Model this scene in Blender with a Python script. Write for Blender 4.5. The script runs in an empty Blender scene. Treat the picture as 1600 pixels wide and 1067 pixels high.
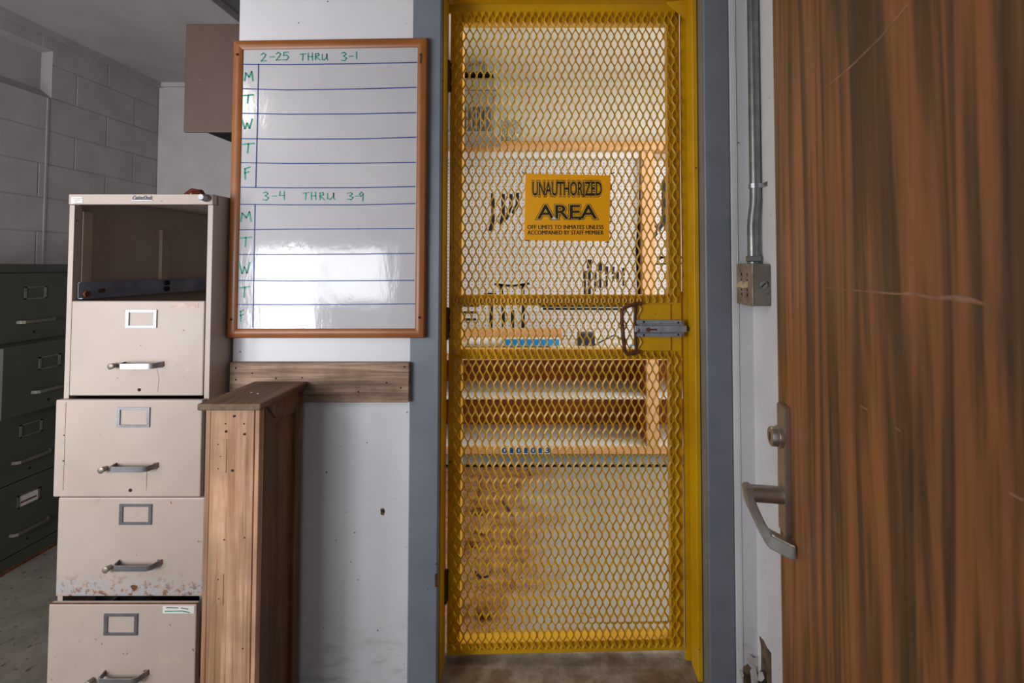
import bpy, bmesh, math, random
from mathutils import Vector, Matrix
random.seed(7)
S = bpy.context.scene
COL = S.collection
R = math.radians

# ------------------------------------------------------------------ camera
cam = bpy.data.cameras.new('camera'); camo = bpy.data.objects.new('camera', cam); COL.objects.link(camo)
camo.location = (0, 0, 1.33); camo.rotation_euler = (R(91.7), 0, 0)
cam.sensor_width = 36; cam.lens = 711 * 36 / 1600
cam.shift_x = -55 / 1600; cam.shift_y = -139.5 / 1600
cam.clip_start = .02
cam.dof.use_dof = True; cam.dof.focus_distance = 1.6; cam.dof.aperture_fstop = 6.3
S.camera = camo

# ------------------------------------------------------------------ light
S.view_settings.view_transform = 'Standard'; S.view_settings.look = 'None'
S.view_settings.gamma = 1; S.view_settings.exposure = 0.0
S.view_settings.use_curve_mapping = False
W = bpy.data.worlds.new('world'); S.world = W; W.use_nodes = True
W.node_tree.nodes['Background'].inputs[0].default_value = (.80, .88, 1, 1)
W.node_tree.nodes['Background'].inputs[1].default_value = .45

def area(name, loc, rot, sx, sy, power, color):
    l = bpy.data.lights.new(name, 'AREA'); l.shape = 'RECTANGLE'; l.size = sx; l.size_y = sy
    l.energy = power; l.color = color
    o = bpy.data.objects.new(name, l); o.location = loc; o.rotation_euler = rot; COL.objects.link(o)
    return o
# daylight through the window in the wall behind the camera
area('window_daylight', (-1.655, -.25, 1.16), (R(90), 0, 0), .40, .56, 18, (.94, .965, 1))
area('window_pane_daylight', (-1.22, -.25, 1.27), (R(90), 0, 0), .42, .33, 7.5, (.94, .965, 1))
area('rear_fill_light', (-2.50, -.25, 1.25), (R(90), 0, 0), .60, 1.3, 24, (.96, .975, 1))  # invented second window, added as fill for the side walls
# unseen added fill lamp, behind the camera
lamp = bpy.data.lights.new('room_fill', 'POINT'); lamp.energy = 15; lamp.color = (1, .95, .91); lamp.shadow_soft_size = .14
lampo = bpy.data.objects.new('room_fill', lamp); lampo.location = (-1.9, -.05, 2.3); COL.objects.link(lampo)
# daylight through the tool room's side window
area('tool_room_daylight', (2.17, 2.15, 1.5), (R(90), 0, R(90)), 1.0, 1.1, 36, (1, .985, .96))
# unseen fill added under the tool room ceiling
area('tool_room_top_fill', (.75, 2.1, 2.70), (0, 0, 0), 1.2, .3, 13, (1, .96, .90))

# ------------------------------------------------------------------ helpers
CP, SP = math.cos(R(1.7)), math.sin(R(1.7))
def at(px, py, Y):
    """photograph pixel at a real depth Y -> point in the room"""
    r = (px - 855) / 711; u = (394 - py) / 711
    t = Y / (CP - u * SP)
    return Vector((r * t, Y, 1.33 + t * (u * CP + SP)))
def lin(c):
    return tuple(((v / 255) / 12.92 if v / 255 <= .04045 else ((v / 255 + .055) / 1.055) ** 2.4) for v in c) + (1,)

class NT:
    def __init__(s, name):
        s.m = bpy.data.materials.new(name); s.m.use_nodes = True
        s.t = s.m.node_tree; s.b = s.t.nodes['Principled BSDF']
        s._pos = None
    def n(s, typ, **kw):
        x = s.t.nodes.new(typ)
        for k, v in kw.items(): setattr(x, k, v)
        return x
    def l(s, a, b): s.t.links.new(a, b)
    def pos(s):
        if not s._pos: s._pos = s.n('ShaderNodeNewGeometry').outputs['Position']
        return s._pos
    def mapped(s, scale, rot=(0, 0, 0), vec=None):
        m = s.n('ShaderNodeMapping'); m.inputs['Scale'].default_value = scale; m.inputs['Rotation'].default_value = rot
        s.l(vec or s.pos(), m.inputs['Vector']); return m.outputs[0]
    def noise(s, scale, detail=4, rough=.55, vec=None, dist=0):
        x = s.n('ShaderNodeTexNoise'); x.inputs['Scale'].default_value = scale; x.inputs['Detail'].default_value = detail
        x.inputs['Roughness'].default_value = rough; x.inputs['Distortion'].default_value = dist
        s.l(vec or s.pos(), x.inputs['Vector']); return x.outputs[0]
    def ramp(s, fac, stops):
        x = s.n('ShaderNodeValToRGB'); e = x.color_ramp.elements
        while len(e) < len(stops): e.new(.5)
        for i, (p, c) in enumerate(stops):
            e[i].position = p; e[i].color = c if len(c) == 4 else lin(c)
        s.l(fac, x.inputs[0]); return x.outputs[0]
    def mix(s, fac, a, b, mode='MIX'):
        x = s.n('ShaderNodeMix', data_type='RGBA', blend_type=mode)
        for i, v in ((0, fac), (6, a), (7, b)):
            if hasattr(v, 'node'): s.l(v, x.inputs[i])
            else: x.inputs[i].default_value = v
        return x.outputs[2]
    def math(s, op, a, b=None, c=None):
        x = s.n('ShaderNodeMath', operation=op)
        for i, v in enumerate((a, b, c)):
            if v is None: continue
            if hasattr(v, 'node'): s.l(v, x.inputs[i])
            else: x.inputs[i].default_value = v
        return x.outputs[0]
    def bump(s, h, strength=.2, dist=.002):
        x = s.n('ShaderNodeBump'); x.inputs['Strength'].default_value = strength; x.inputs['Distance'].default_value = dist
        s.l(h, x.inputs['Height']); s.l(x.outputs[0], s.b.inputs['Normal'])
    def set(s, rough=.5, metal=0, spec=.5):
        s.b.inputs['Roughness'].default_value = rough; s.b.inputs['Metallic'].default_value = metal
        s.b.inputs['Specular IOR Level'].default_value = spec
    def color(s, c):
        if hasattr(c, 'node'): s.l(c, s.b.inputs['Base Color'])
        else: s.b.inputs['Base Color'].default_value = c

BW = [(0, (0, 0, 0, 1)), (1, (1, 1, 1, 1))]
def mask(t, v, lo, hi): return t.ramp(v, [(lo, (0, 0, 0, 1)), (hi, (1, 1, 1, 1))])

def paint(name, c, c2=None, rough=.5, metal=0, sc=6, speck=None, speck_sc=60, speck_t=.68, bump=.1, bump_sc=120, spec=.4, speck2=None, s2_sc=9, s2_t=.68):
    t = NT(name); t.set(rough, metal, spec)
    if c2 is None: c2 = tuple(v * .88 for v in c)
    col = t.mix(mask(t, t.noise(sc, 5), .35, .65), lin(c), lin(c2))
    if speck:
        col = t.mix(mask(t, t.noise(speck_sc, 3), speck_t, speck_t + .03), col, lin(speck))
    if speck2:
        col = t.mix(mask(t, t.noise(s2_sc, 8, .7), s2_t, s2_t + .05), col, lin(speck2))
    t.color(col)
    if bump: t.bump(t.noise(bump_sc, 4), bump)
    return t.m

def wood(name, light, dark, scale=(30, 30, 2.2), rot=(0, 0, 0), rough=.55, contrast=(.38, .62), fine=True, bump=.25, dirt=None, mid=None):
    t = NT(name); t.set(rough, 0, .35)
    v = t.mapped(scale, rot)
    n1 = t.noise(1, 4, .6, v, .6)
    st = [(contrast[0], dark), (contrast[1], light)]
    if mid: st.insert(1, (sum(contrast) / 2, mid))
    col = t.ramp(n1, st)
    if fine:
        lo = min(scale); v2 = t.mapped(tuple(a * 7 if a > lo * 1.5 else a * 2 for a in scale), rot)
        f = t.noise(1, 3, .6, v2)
        col = t.mix(t.math('MULTIPLY', mask(t, f, .48, .68), .6), col, lin(tuple(a * .58 for a in dark)))
    if dirt:
        col = t.mix(t.math('MULTIPLY', mask(t, t.noise(5, 6, .65), .45, .7), .7), col, lin(dirt))
    t.color(col)
    t.bump(n1, bump, .0015)
    return t.m

# ---- materials
M = {}
def wall_white():
    t = NT('white_wall_paint'); t.set(.42, 0, .45)
    col = t.mix(mask(t, t.noise(3, 5), .3, .7), lin((212, 211, 213)), lin((202, 201, 204)))
    sep = t.n('ShaderNodeSeparateXYZ'); t.l(t.pos(), sep.inputs[0])
    # scuffs and dirt close to the floor
    low = t.math('SUBTRACT', 1.0, t.math('MULTIPLY', sep.outputs[2], 1.9))
    g = t.math('MULTIPLY', mask(t, t.noise(1, 6, .7, t.mapped((9, 9, 30))), .5, .68), t.ramp(low, [(.25, (0, 0, 0, 1)), (.75, (1, 1, 1, 1))]))
    col = t.mix(t.math('MULTIPLY', g, .55), col, lin((122, 112, 98)))
    col = t.mix(mask(t, t.noise(70, 2, .5), .74, .76), col, lin((112, 98, 82)))
    t.color(col); t.bump(t.noise(1, 4, .55, t.mapped((14, 14, 60))), .12, .002)
    return t.m
M['white'] = wall_white()
M['whiter'] = paint('white_wall_speckled', (224, 222, 222), (214, 212, 213), .45, speck=(130, 112, 92), speck_sc=85, speck_t=.70, bump=.12, bump_sc=60)
M['block'] = paint('painted_block', (168, 162, 160), (158, 152, 150), .55, bump=.5, bump_sc=260, spec=.3)
M['mortar'] = paint('painted_mortar', (160, 154, 152), (148, 142, 140), .6, bump=.4, bump_sc=200, spec=.3)
M['ceil'] = paint('ceiling_paint', (182, 176, 173), (170, 164, 162), .7, bump=.3, bump_sc=150, spec=.2, sc=3)
M['ceil_shade'] = paint('ceiling_shadow_tone', (96, 92, 92), (86, 82, 82), .7)  # ceiling colour with the shadow past the step painted in
M['cream'] = paint('cream_paint', (222, 218, 205), (215, 210, 197), .6, bump=.1)
M['back'] = paint('back_wall_paint', (196, 192, 192), (186, 182, 182), .55, bump=.25, bump_sc=160)
def floor_mat():
    t = NT('worn_concrete_floor'); t.set(.55, 0, .4)
    col = t.ramp(t.noise(4, 8, .7), [(.3, (84, 78, 70)), (.55, (112, 105, 96)), (.75, (140, 130, 118))])
    col = t.mix(mask(t, t.noise(40, 3), .62, .66), col, lin((70, 62, 54)))
    t.color(col); t.bump(t.noise(50, 6), .3, .003); return t.m
M['floor'] = floor_mat()
def tool_floor():
    t = NT('tool_room_floor'); t.set(.5, 0, .4)
    col = t.ramp(t.noise(6, 6, .6), [(.3, (152, 147, 139)), (.7, (168, 163, 155))])
    sep = t.n('ShaderNodeSeparateXYZ'); t.l(t.pos(), sep.inputs[0])
    # brown spill of dirt over the left of the floor, a stain with its own outline
    e = t.math('ADD', t.math('MULTIPLY', sep.outputs[0], -2.4), t.math('MULTIPLY', t.noise(3.2, 8, .68), 1.9))
    e = t.math('ADD', e, -.62)
    col = t.mix(t.math('MULTIPLY', mask(t, e, .22, .72), .9), col, t.ramp(t.noise(20, 8, .75), [(.36, (74, 44, 22)), (.47, (138, 92, 56)), (.56, (160, 116, 80)), (.7, (182, 146, 112))]))
    col = t.mix(mask(t, t.noise(60, 3), .70, .72), col, lin((80, 70, 60)))
    t.color(col); t.bump(t.noise(60, 6), .25, .003); return t.m
M['toolfloor'] = tool_floor()
def sill_mat():
    t = NT('sill_concrete'); t.set(.7, 0, .3)
    col = t.ramp(t.noise(9, 8, .72), [(.3, (96, 84, 70)), (.5, (138, 126, 110)), (.72, (178, 168, 154))])
    col = t.mix(t.math('MULTIPLY', mask(t, t.noise(5, 4), .52, .6), .5), col, lin((96, 64, 30)))
    t.color(col); t.bump(t.noise(70, 6), .5, .004); return t.m
M['sill'] = sill_mat()
M['bluegrey'] = paint('blue_grey_gloss_paint', (118, 124, 133), (108, 113, 123), .38, speck=(58, 56, 56), speck_sc=55, speck_t=.735, bump=.15, bump_sc=45, spec=.5)
M['greyreveal'] = paint('grey_reveal_paint', (128, 124, 118), (116, 112, 104), .45)
M['yellow'] = paint('yellow_enamel', (218, 169, 7), (200, 150, 5), .36, speck=(92, 52, 18), speck_sc=70, speck_t=.70, speck2=(112, 78, 20), s2_sc=14, s2_t=.66, bump=.25, bump_sc=90, spec=.5)
M['yellowmesh'] = paint('yellow_mesh_enamel', (208, 160, 10), (192, 142, 8), .38, speck=(178, 112, 10), speck_sc=45, speck_t=.63, bump=0, spec=.5)
M['rustdark'] = paint('rusty_dark_steel', (62, 40, 26), (92, 56, 30), .6, .3, sc=40, bump=.4)
M['rust'] = paint('rust', (118, 70, 34), (78, 44, 22), .8, sc=50, bump=.4)
M['boltsteel'] = paint('grey_painted_bolt', (160, 162, 172), (140, 142, 152), .42, .25, sc=30, speck=(104, 60, 30), speck_sc=80, speck_t=.64, bump=.15)
M['beige'] = paint('beige_cabinet_enamel', (172, 157, 146), (164, 148, 137), .42, sc=5, speck=(112, 74, 44), speck_sc=60, speck_t=.715, speck2=(176, 158, 140), s2_sc=12, s2_t=.62, bump=.06, spec=.45)
def beige_worn():
    t = NT('beige_rusted_enamel'); t.set(.45, 0, .45)
    col = t.mix(mask(t, t.noise(5, 5), .35, .65), lin((172, 156, 146)), lin((164, 148, 137)))
    sep = t.n('ShaderNodeSeparateXYZ'); t.l(t.pos(), sep.inputs[0])
    lo = t.math('SUBTRACT', .535, sep.outputs[2]); lo = t.math('MULTIPLY', lo, 11)
    chip = t.math('MULTIPLY', mask(t, t.noise(1, 6, .7, t.mapped((22, 22, 46))), .45, .5), t.ramp(lo, [(.25, (0, 0, 0, 1)), (.6, (1, 1, 1, 1))]))
    col = t.mix(t.math('MULTIPLY', chip, .8), col, lin((158, 156, 158)))
    r = t.math('MULTIPLY', mask(t, t.noise(55, 6, .7), .52, .58), t.ramp(lo, [(.15, (0, 0, 0, 1)), (.95, (1, 1, 1, 1))]))
    col = t.mix(r, col, lin((116, 66, 28)))
    col = t.mix(mask(t, t.noise(48, 4), .70, .73), col, lin((140, 92, 52)))
    t.color(col); t.bump(t.noise(40, 4), .08); return t.m
M['beige_worn'] = beige_worn()
M['beige_in'] = paint('cabinet_inside', (170, 152, 138), (158, 140, 126), .6)
M['green'] = paint('dark_green_enamel', (74, 76, 66), (66, 68, 58), .5, sc=4, bump=.25, bump_sc=300, speck=(92, 88, 76), speck_sc=150, speck_t=.72)
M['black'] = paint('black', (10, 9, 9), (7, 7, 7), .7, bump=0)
M['darkhole'] = paint('dark_hole', (26, 20, 16), (18, 14, 12), .8, bump=0)
M['chrome'] = paint('chrome', (176, 176, 180), (156, 156, 162), .36, .95, sc=30, bump=.05)
M['satin'] = paint('satin_nickel', (190, 182, 172), (172, 164, 154), .34, .95, sc=30, bump=.08, bump_sc=400)
M['label_frame'] = paint('label_frame_steel', (150, 150, 154), (132, 132, 138), .35, .85, sc=30, bump=.05)
M['tarnish'] = paint('tarnished_frame', (140, 134, 122), (118, 112, 100), .45, .6, sc=30)
M['galv'] = paint('galvanised_steel', (148, 152, 152), (122, 126, 128), .34, .8, sc=26, bump=.12)
M['slide'] = paint('blue_steel_slide', (150, 156, 172), (118, 124, 140), .42, .15, sc=14, bump=.1)
M['boxgrey'] = paint('grey_box_enamel', (128, 122, 114), (112, 106, 98), .5, .2, sc=20, speck=(100, 74, 50), speck_sc=60, speck_t=.66)
M['coverplate'] = paint('grimy_cover_plate', (156, 142, 126), (128, 110, 90), .5, .2, sc=34, speck=(90, 66, 44), speck_sc=50, speck_t=.64)
M['ivory'] = paint('ivory_toggle', (214, 196, 150), (200, 178, 124), .45)
M['browncab'] = paint('brown_cabinet_enamel', (84, 64, 56), (78, 58, 51), .5, speck=(170, 160, 150), speck_sc=38, speck_t=.755)
M['frameorange'] = paint('tan_vinyl_frame', (148, 88, 36), (134, 76, 30), .38, sc=9, bump=.1, spec=.5)
def board_mat():
    t = NT('glossy_white_board'); t.set(.08, 0, .4)
    t.color(t.mix(mask(t, t.noise(4, 5), .35, .7), lin((186, 184, 186)), lin((178, 176, 179))))
    v = t.mapped((17, 17, 8)); t.bump(t.noise(1, 6, .6, v, .3), .17, .005); return t.m
M['board'] = board_mat()
M['bluemark'] = paint('blue_marker', (18, 50, 122), (24, 58, 132), .4, bump=0)
M['greenmark'] = paint('green_marker', (12, 138, 112), (18, 150, 122), .4, bump=0)
M['oak'] = wood('weathered_oak', (206, 164, 130), (158, 114, 80), (16, 16, 1.3), rough=.6, contrast=(.36, .6), dirt=(142, 112, 88))
M['oakside'] = wood('dark_oak', (132, 94, 56), (98, 64, 34), (26, 26, 1.6), rough=.5, dirt=(82, 56, 32))
M['oaktop'] = wood('grimy_oak_top', (124, 96, 70), (92, 68, 48), (30, 3, 30), rough=.65, dirt=(84, 68, 54))
M['plank'] = wood('weathered_plank', (176, 148, 126), (118, 92, 76), (2.4, 26, 46), rough=.75, contrast=(.32, .66), bump=.6, dirt=(66, 48, 38))
def door_wood():
    t = NT('streaked_walnut_veneer'); t.set(.40, 0, .4)
    v = t.mapped((13, 26, 1.15)); n1 = t.noise(1, 6, .58, v, 1.3)
    v2 = t.mapped((40, 78, 1.6)); n2 = t.noise(1, 3, .5, v2, .4)
    n = t.math('ADD', t.math('MULTIPLY', n1, .72), t.math('MULTIPLY', n2, .28))
    col = t.ramp(n, [(.36, (60, 43, 28)), (.45, (90, 62, 36)), (.52, (128, 83, 45)), (.60, (150, 95, 53)), (.70, (124, 79, 43))])
    t.color(col); t.bump(n2, .08, .001); return t.m
M['door'] = door_wood()
M['scratch'] = paint('pale_scratch', (158, 122, 98), (128, 88, 62), .6, sc=60, bump=.2)
M['peel'] = paint('bare_brown_plaster', (120, 100, 76), (72, 54, 38), .9, sc=26, bump=.6)
M['flake'] = paint('peeled_paint_flake', (206, 200, 196), (186, 176, 166), .6, sc=30)
M['darkbare'] = paint('dark_bare_metal', (44, 32, 26), (70, 50, 36), .8, sc=40, bump=.6)
M['pine'] = wood('orange_pine', (232, 190, 148), (216, 166, 118), (24, 24, 2), rough=.5, bump=.1, contrast=(.3, .7), fine=False)
M['pineh'] = wood('orange_pine_rail', (226, 178, 132), (206, 150, 102), (2, 24, 30), rough=.5, bump=.1, contrast=(.3, .7), fine=False)
M['shelfback'] = wood('reddish_brown_panel', (176, 98, 46), (146, 74, 32), (3, 3, 20), rough=.5, bump=.1, fine=False)
M['shelfwhite'] = paint('white_laminate', (228, 226, 222), (220, 217, 212), .4, bump=.04)
M['toe'] = paint('blue_grey_toe_board', (150, 160, 168), (140, 150, 160), .5)
def peg():
    t = NT('white_pegboard'); t.set(.5, 0, .4)
    sep = t.n('ShaderNodeSeparateXYZ'); t.l(t.pos(), sep.inputs[0])
    d = []
    for k in (0, 2):
        f = t.math('SUBTRACT', t.math('FRACT', t.math('DIVIDE', t.math('ADD', sep.outputs[k], 10), .0254)), .5)
        d.append(t.math('MULTIPLY', f, f))
    r = t.math('SQRT', t.math('ADD', d[0], d[1]))
    t.color(t.mix(t.math('LESS_THAN', r, .145), t.mix(mask(t, t.noise(4, 4), .4, .7), lin((214, 210, 208)), lin((204, 200, 199))), lin((24, 22, 22))))
    return t.m
M['peg'] = peg()
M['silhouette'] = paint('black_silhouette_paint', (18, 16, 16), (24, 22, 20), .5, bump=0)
M['heater'] = paint('grey_heater_enamel', (148, 144, 138), (140, 136, 130), .5)
M['heaterdark'] = paint('heater_louvre_grey', (98, 98, 100), (86, 86, 90), .5)
M['cyan'] = paint('bright_blue_card', (34, 150, 214), (28, 140, 204), .45, bump=0)
M['cardwhite'] = paint('white_card', (230, 228, 222), (222, 219, 212), .5, bump=0)
M['navy'] = paint('dark_navy_plastic', (46, 48, 60), (36, 38, 48), .4)
M['inkblue'] = paint('blue_ink', (26, 82, 140), (30, 92, 150), .5, bump=0)
M['ink'] = paint('sign_black_ink', (30, 24, 14), (38, 30, 18), .5, bump=0)
M['inkgrey'] = paint('faint_grey_ink', (92, 90, 100), (110, 108, 116), .5, bump=0)
M['stickerwhite'] = paint('sticker_paper', (214, 208, 204), (204, 198, 192), .5, bump=0)
M['tape'] = paint('old_tape', (184, 162, 150), (168, 140, 124), .4, sc=60, bump=0)
M['greenstripe'] = paint('green_stripe', (40, 130, 96), (46, 140, 104), .5, bump=0)
def sign_mat(name, c):
    t = NT(name); t.set(.35, 0, .5); t.color(lin(c))
    tr = t.n('ShaderNodeBsdfTranslucent'); tr.inputs[0].default_value = lin(c)
    mx = t.n('ShaderNodeMixShader'); mx.inputs[0].default_value = .36
    out = t.t.nodes['Material Output']
    t.l(t.b.outputs[0], mx.inputs[1]); t.l(tr.outputs[0], mx.inputs[2]); t.l(mx.outputs[0], out.inputs['Surface'])
    return t.m
M['sign'] = sign_mat('yellow_plastic_sign', (252, 192, 12))
M['signline'] = paint('sign_yellow_ink', (232, 176, 40), (226, 168, 32), .45, bump=0)
def glassy(name, c, rough, tr):
    t = NT(name); t.set(rough, 0, .5); t.color(lin(c)); t.b.inputs['Transmission Weight'].default_value = tr
    return t.m
M['amber'] = glassy('amber_brown_gloss', (112, 46, 12), .16, .12)
M['clearplastic'] = glassy('crumpled_clear_plastic', (236, 234, 226), .12, .75)
M['brownpaper'] = paint('crumpled_brown_paper', (150, 104, 60), (112, 72, 36), .6, sc=30, bump=.3)

# ---- mesh building
class B:
    def __init__(s): s.bm = bmesh.new()
    def box(s, x0, x1, y0, y1, z0, z1, bev=0, seg=1):
        g = bmesh.ops.create_cube(s.bm, size=1)
        vs = g['verts']
        for v in vs:
            v.co = Vector(((x0 + x1) / 2 + v.co.x * (x1 - x0), (y0 + y1) / 2 + v.co.y * (y1 - y0), (z0 + z1) / 2 + v.co.z * (z1 - z0)))
        if bev:
            es = list({e for v in vs for e in v.link_edges})
            r = bmesh.ops.bevel(s.bm, geom=es, offset=bev, segments=seg, affect='EDGES', profile=.5)
            vs = list({v for f in r['faces'] for v in f.verts} | {v for v in vs if v.is_valid})
        return vs
    def prism(s, pts, d):
        """closed polygon (list of Vector) extruded by the vector d"""
        a = [s.bm.verts.new(p) for p in pts]; b = [s.bm.verts.new(Vector(p) + Vector(d)) for p in pts]
        n = len(a)
        s.bm.faces.new(a); s.bm.faces.new(b[::-1])
        for i in range(n): s.bm.faces.new((a[i], b[i], b[(i + 1) % n], a[(i + 1) % n]))
        return a + b
    def tube(s, pts, r, n=10, cap=True, flat=None):
        """swept round bar; flat=(w,h) gives a rectangular section"""
        pts = [Vector(p) for p in pts]; rings = []
        up = None
        for i, p in enumerate(pts):
            d = (pts[min(i + 1, len(pts) - 1)] - pts[max(i - 1, 0)]).normalized()
            if up is None:
                up = Vector((0, 0, 1)) if abs(d.z) < .9 else Vector((0, 1, 0))
            a = d.cross(up).normalized(); b = a.cross(d).normalized(); up = b
            if flat:
                ring = [s.bm.verts.new(p + a * x * flat[0] / 2 + b * y * flat[1] / 2) for x, y in ((1, 1), (-1, 1), (-1, -1), (1, -1))]
            else:
                rr = r[i] if isinstance(r, (list, tuple)) else r
                ring = [s.bm.verts.new(p + (a * math.cos(k * 2 * math.pi / n) + b * math.sin(k * 2 * math.pi / n)) * rr) for k in range(n)]
            rings.append(ring)
        for q, w in zip(rings, rings[1:]):
            m = len(q)
            for k in range(m): s.bm.faces.new((q[k], q[(k + 1) % m], w[(k + 1) % m], w[k]))
        if cap:
            s.bm.faces.new(rings[0][::-1]); s.bm.faces.new(rings[-1])
        return [v for r_ in rings for v in r_]
    def cyl(s, c, axis, r, h, n=14):
        c = Vector(c); a = Vector(axis).normalized()
        return s.tube([c - a * h / 2, c + a * h / 2], r, n)
    def ribbon(s, pts, w, d=(0, -.0006, 0)):
        """marker stroke in the XZ plane: flat strip w wide"""
        for p, q in zip(pts, pts[1:]):
            p, q = Vector(p), Vector(q); t = (q - p)
            if t.length < 1e-6: continue
            t.normalize(); nn = Vector((-t.z, 0, t.x)) * w / 2; e = t * w * .35
            s.prism([p - e + nn, p - e - nn, q + e - nn, q + e + nn], d)
    def rot(s, vs, c, axis, ang):
        m = Matrix.Rotation(ang, 4, axis); c = Vector(c)
        for v in vs: v.co = c + m @ (v.co - c)

def obj(name, b, mat, parent=None, smooth=False):
    bm = b.bm if isinstance(b, B) else b
    bmesh.ops.recalc_face_normals(bm, faces=bm.faces)
    off = Vector((0, 0, 0)); p = parent
    while p is not None: off += p.location; p = p.parent
    bmesh.ops.translate(bm, verts=bm.verts, vec=-off)
    me = bpy.data.meshes.new(name); bm.to_mesh(me); bm.free()
    if smooth:
        for f in me.polygons: f.use_smooth = True
        me.set_sharp_from_angle(angle=R(35))
    me.materials.append(M[mat] if isinstance(mat, str) else mat)
    o = bpy.data.objects.new(name, me); COL.objects.link(o)
    if parent: o.parent = parent
    return o
def bx(name, mat, x0, x1, y0, y1, z0, z1, parent=None, bev=0, seg=1):
    b = B(); b.box(x0, x1, y0, y1, z0, z1, bev, seg); return obj(name, b, mat, parent)
def thing(name, label, cat, loc, group=None):
    o = bpy.data.objects.new(name, None); COL.objects.link(o); o.location = loc; o.empty_display_size = .05
    return tag(o, label, cat, group)
def tag(o, label, cat, group=None):
    o['label'] = label; o['category'] = cat
    if group: o['group'] = group
    return o
def struct(name, boxes, mat, label=None, parent=None):
    b = B()
    for q in boxes: b.box(*q)
    o = obj(name, b, mat, parent)
    if parent is None: o['kind'] = 'structure'
    if label: o['label'] = label
    return o
def text_bm(s, x0, x1, z0, z1, y, depth, offset=0, slant=0):
    c = bpy.data.curves.new('t', 'FONT'); c.body = s; c.size = 1; c.resolution_u = 3; c.shear = slant
    o = bpy.data.objects.new('t', c); COL.objects.link(o)
    def ev():
        bpy.context.view_layer.update()
        dg = bpy.context.evaluated_depsgraph_get(); return bpy.data.meshes.new_from_object(o.evaluated_get(dg))
    m0 = ev(); xs = [v.co.x for v in m0.vertices]; ys = [v.co.y for v in m0.vertices]
    bx0, bx1, by0, by1 = min(xs), max(xs), min(ys), max(ys)
    bpy.data.meshes.remove(m0)
    sx, sz = (x1 - x0) / (bx1 - bx0), (z1 - z0) / (by1 - by0)
    c.offset = offset / ((sx + sz) / 2); c.extrude = .01
    m = ev(); bm = bmesh.new(); bm.from_mesh(m)
    for v in bm.verts:
        v.co = Vector((x0 + (v.co.x - bx0) * sx, y - (v.co.z + .01) / .02 * depth, z0 + (v.co.y - by0) * sz))
    bpy.data.objects.remove(o); bpy.data.curves.remove(c); bpy.data.meshes.remove(m)
    return bm

# ================================================================== THE SETTING
YW = 1.33; YB = 3.48; XL = -3.0; XR = .60; XP = -.913; ZC = 2.74
struct('floor', [(XL - .2, XR + .1, -1.6, YB + .1, -.12, 0)], 'floor', 'worn grey concrete floor')
struct('floor_tool_room', [(XP + .03, 2.3, YW + .14, YB, .0, .004)], 'toolfloor', 'pale tool room floor stained brown at left')
# left wall of painted concrete blocks, with a splayed recess high up
RY0, RY1, RZ0, RZ1 = 1.95, 2.7255, 2.34, 2.632
wl = struct('wall_left', [(XL - .25, XL - .05, -1.6, YB + .1, 0, ZC + .1), (XL - .06, XL - .0035, -1.6, RY0, 0, ZC), (XL - .06, XL - .0035, RY1, YB, 0, ZC),
                          (XL - .06, XL - .0035, RY0, RY1, 0, RZ0), (XL - .06, XL - .0035, RY0, RY1, RZ1, ZC)], 'mortar', 'grey painted block wall')
blk = None
for row in range(14):
    z0 = row * .2032 - .09; z1 = z0 + .197
    z0 = max(z0, .003); z1 = min(z1, ZC - .012)
    y = YB - .4064 * (1 if row % 2 else .5)
    first = True
    ye = YB
    while ye > -.3:
        ys = max(y, -.3); segs = [(ys + .003, ye - .003, z0, z1)]
        if ye > RY0 and ys < RY1 and z1 > RZ0 and z0 < RZ1:      # cut round the recess
            segs = []
            if ys < RY0: segs.append((ys + .003, RY0, z0, z1))
            if ye > RY1: segs.append((RY1, ye - .003, z0, z1))
            a, c = max(ys, RY0), min(ye, RY1)
            if z0 < RZ0: segs.append((a, c, z0, RZ0))
            if z1 > RZ1: segs.append((a, c, RZ1, z1))
        for (a, c, e, f) in segs:
            if c - a < .012 or f - e < .012: continue
            pr = random.uniform(-.0008, .0010)
            bx('block', 'block', XL - .02, XL + pr, a, c, e, f, wl, .002)
        ye = ys; y = ys - .4064
b = B()
o_ = [(RY0, RZ0), (RY1, RZ0), (RY1, RZ1), (RY0, RZ1)]; i_ = [(RY0 + .05, RZ0 + .05), (RY1 - .02, RZ0 + .05), (RY1 - .02, RZ1 - .02), (RY0 + .05, RZ1 - .02)]
vo = [b.bm.verts.new((XL, *p)) for p in o_]; vi = [b.bm.verts.new((XL - .048, *p)) for p in i_]
for k in range(4): b.bm.faces.new((vo[k], vo[(k + 1) % 4], vi[(k + 1) % 4], vi[k]))
b.bm.faces.new(vi)
obj('recess_lining', b, 'block', wl)
bx('control_joint', 'mortar', XL - .004, XL + .004, 2.70, 2.716, 1.3, 2.34, wl, .003)

wb_ = struct('wall_back', [(XL, 2.3, YB, YB + .12, 0, ZC)], 'back', 'far wall painted grey white')
struct('wall_tool_room_lining', [(XP + .08, 2.3, YB - .012, YB, 0, ZC)], 'cream', 'cream painted wall behind the tool boards')
wm = struct('wall_middle', [(XP, XP + .09, YW + .139, YB - .013, 0, ZC)], 'white', 'end and flank of the white partition')
# partition holding the gate
wf = struct('wall_front', [(XP, -.36, YW, YW + .14, 0, ZC), (-.36, .50, YW, YW + .14, 2.24, ZC), (.50, 2.3, YW, YW + .14, 0, ZC)], 'white', 'white painted partition around the gate')
wr = struct('wall_right', [(XR, XR + .12, -.25, YW, 0, ZC)], 'whiter', 'white painted side wall speckled with dirt')
struct('wall_tool_room_side', [(2.2, 2.3, YW + .14, 1.6, 0, ZC), (2.2, 2.3, 2.7, YB, 0, ZC), (2.2, 2.3, 1.6, 2.7, 0, .92), (2.2, 2.3, 1.6, 2.7, 2.08, ZC)], 'cream')
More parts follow.
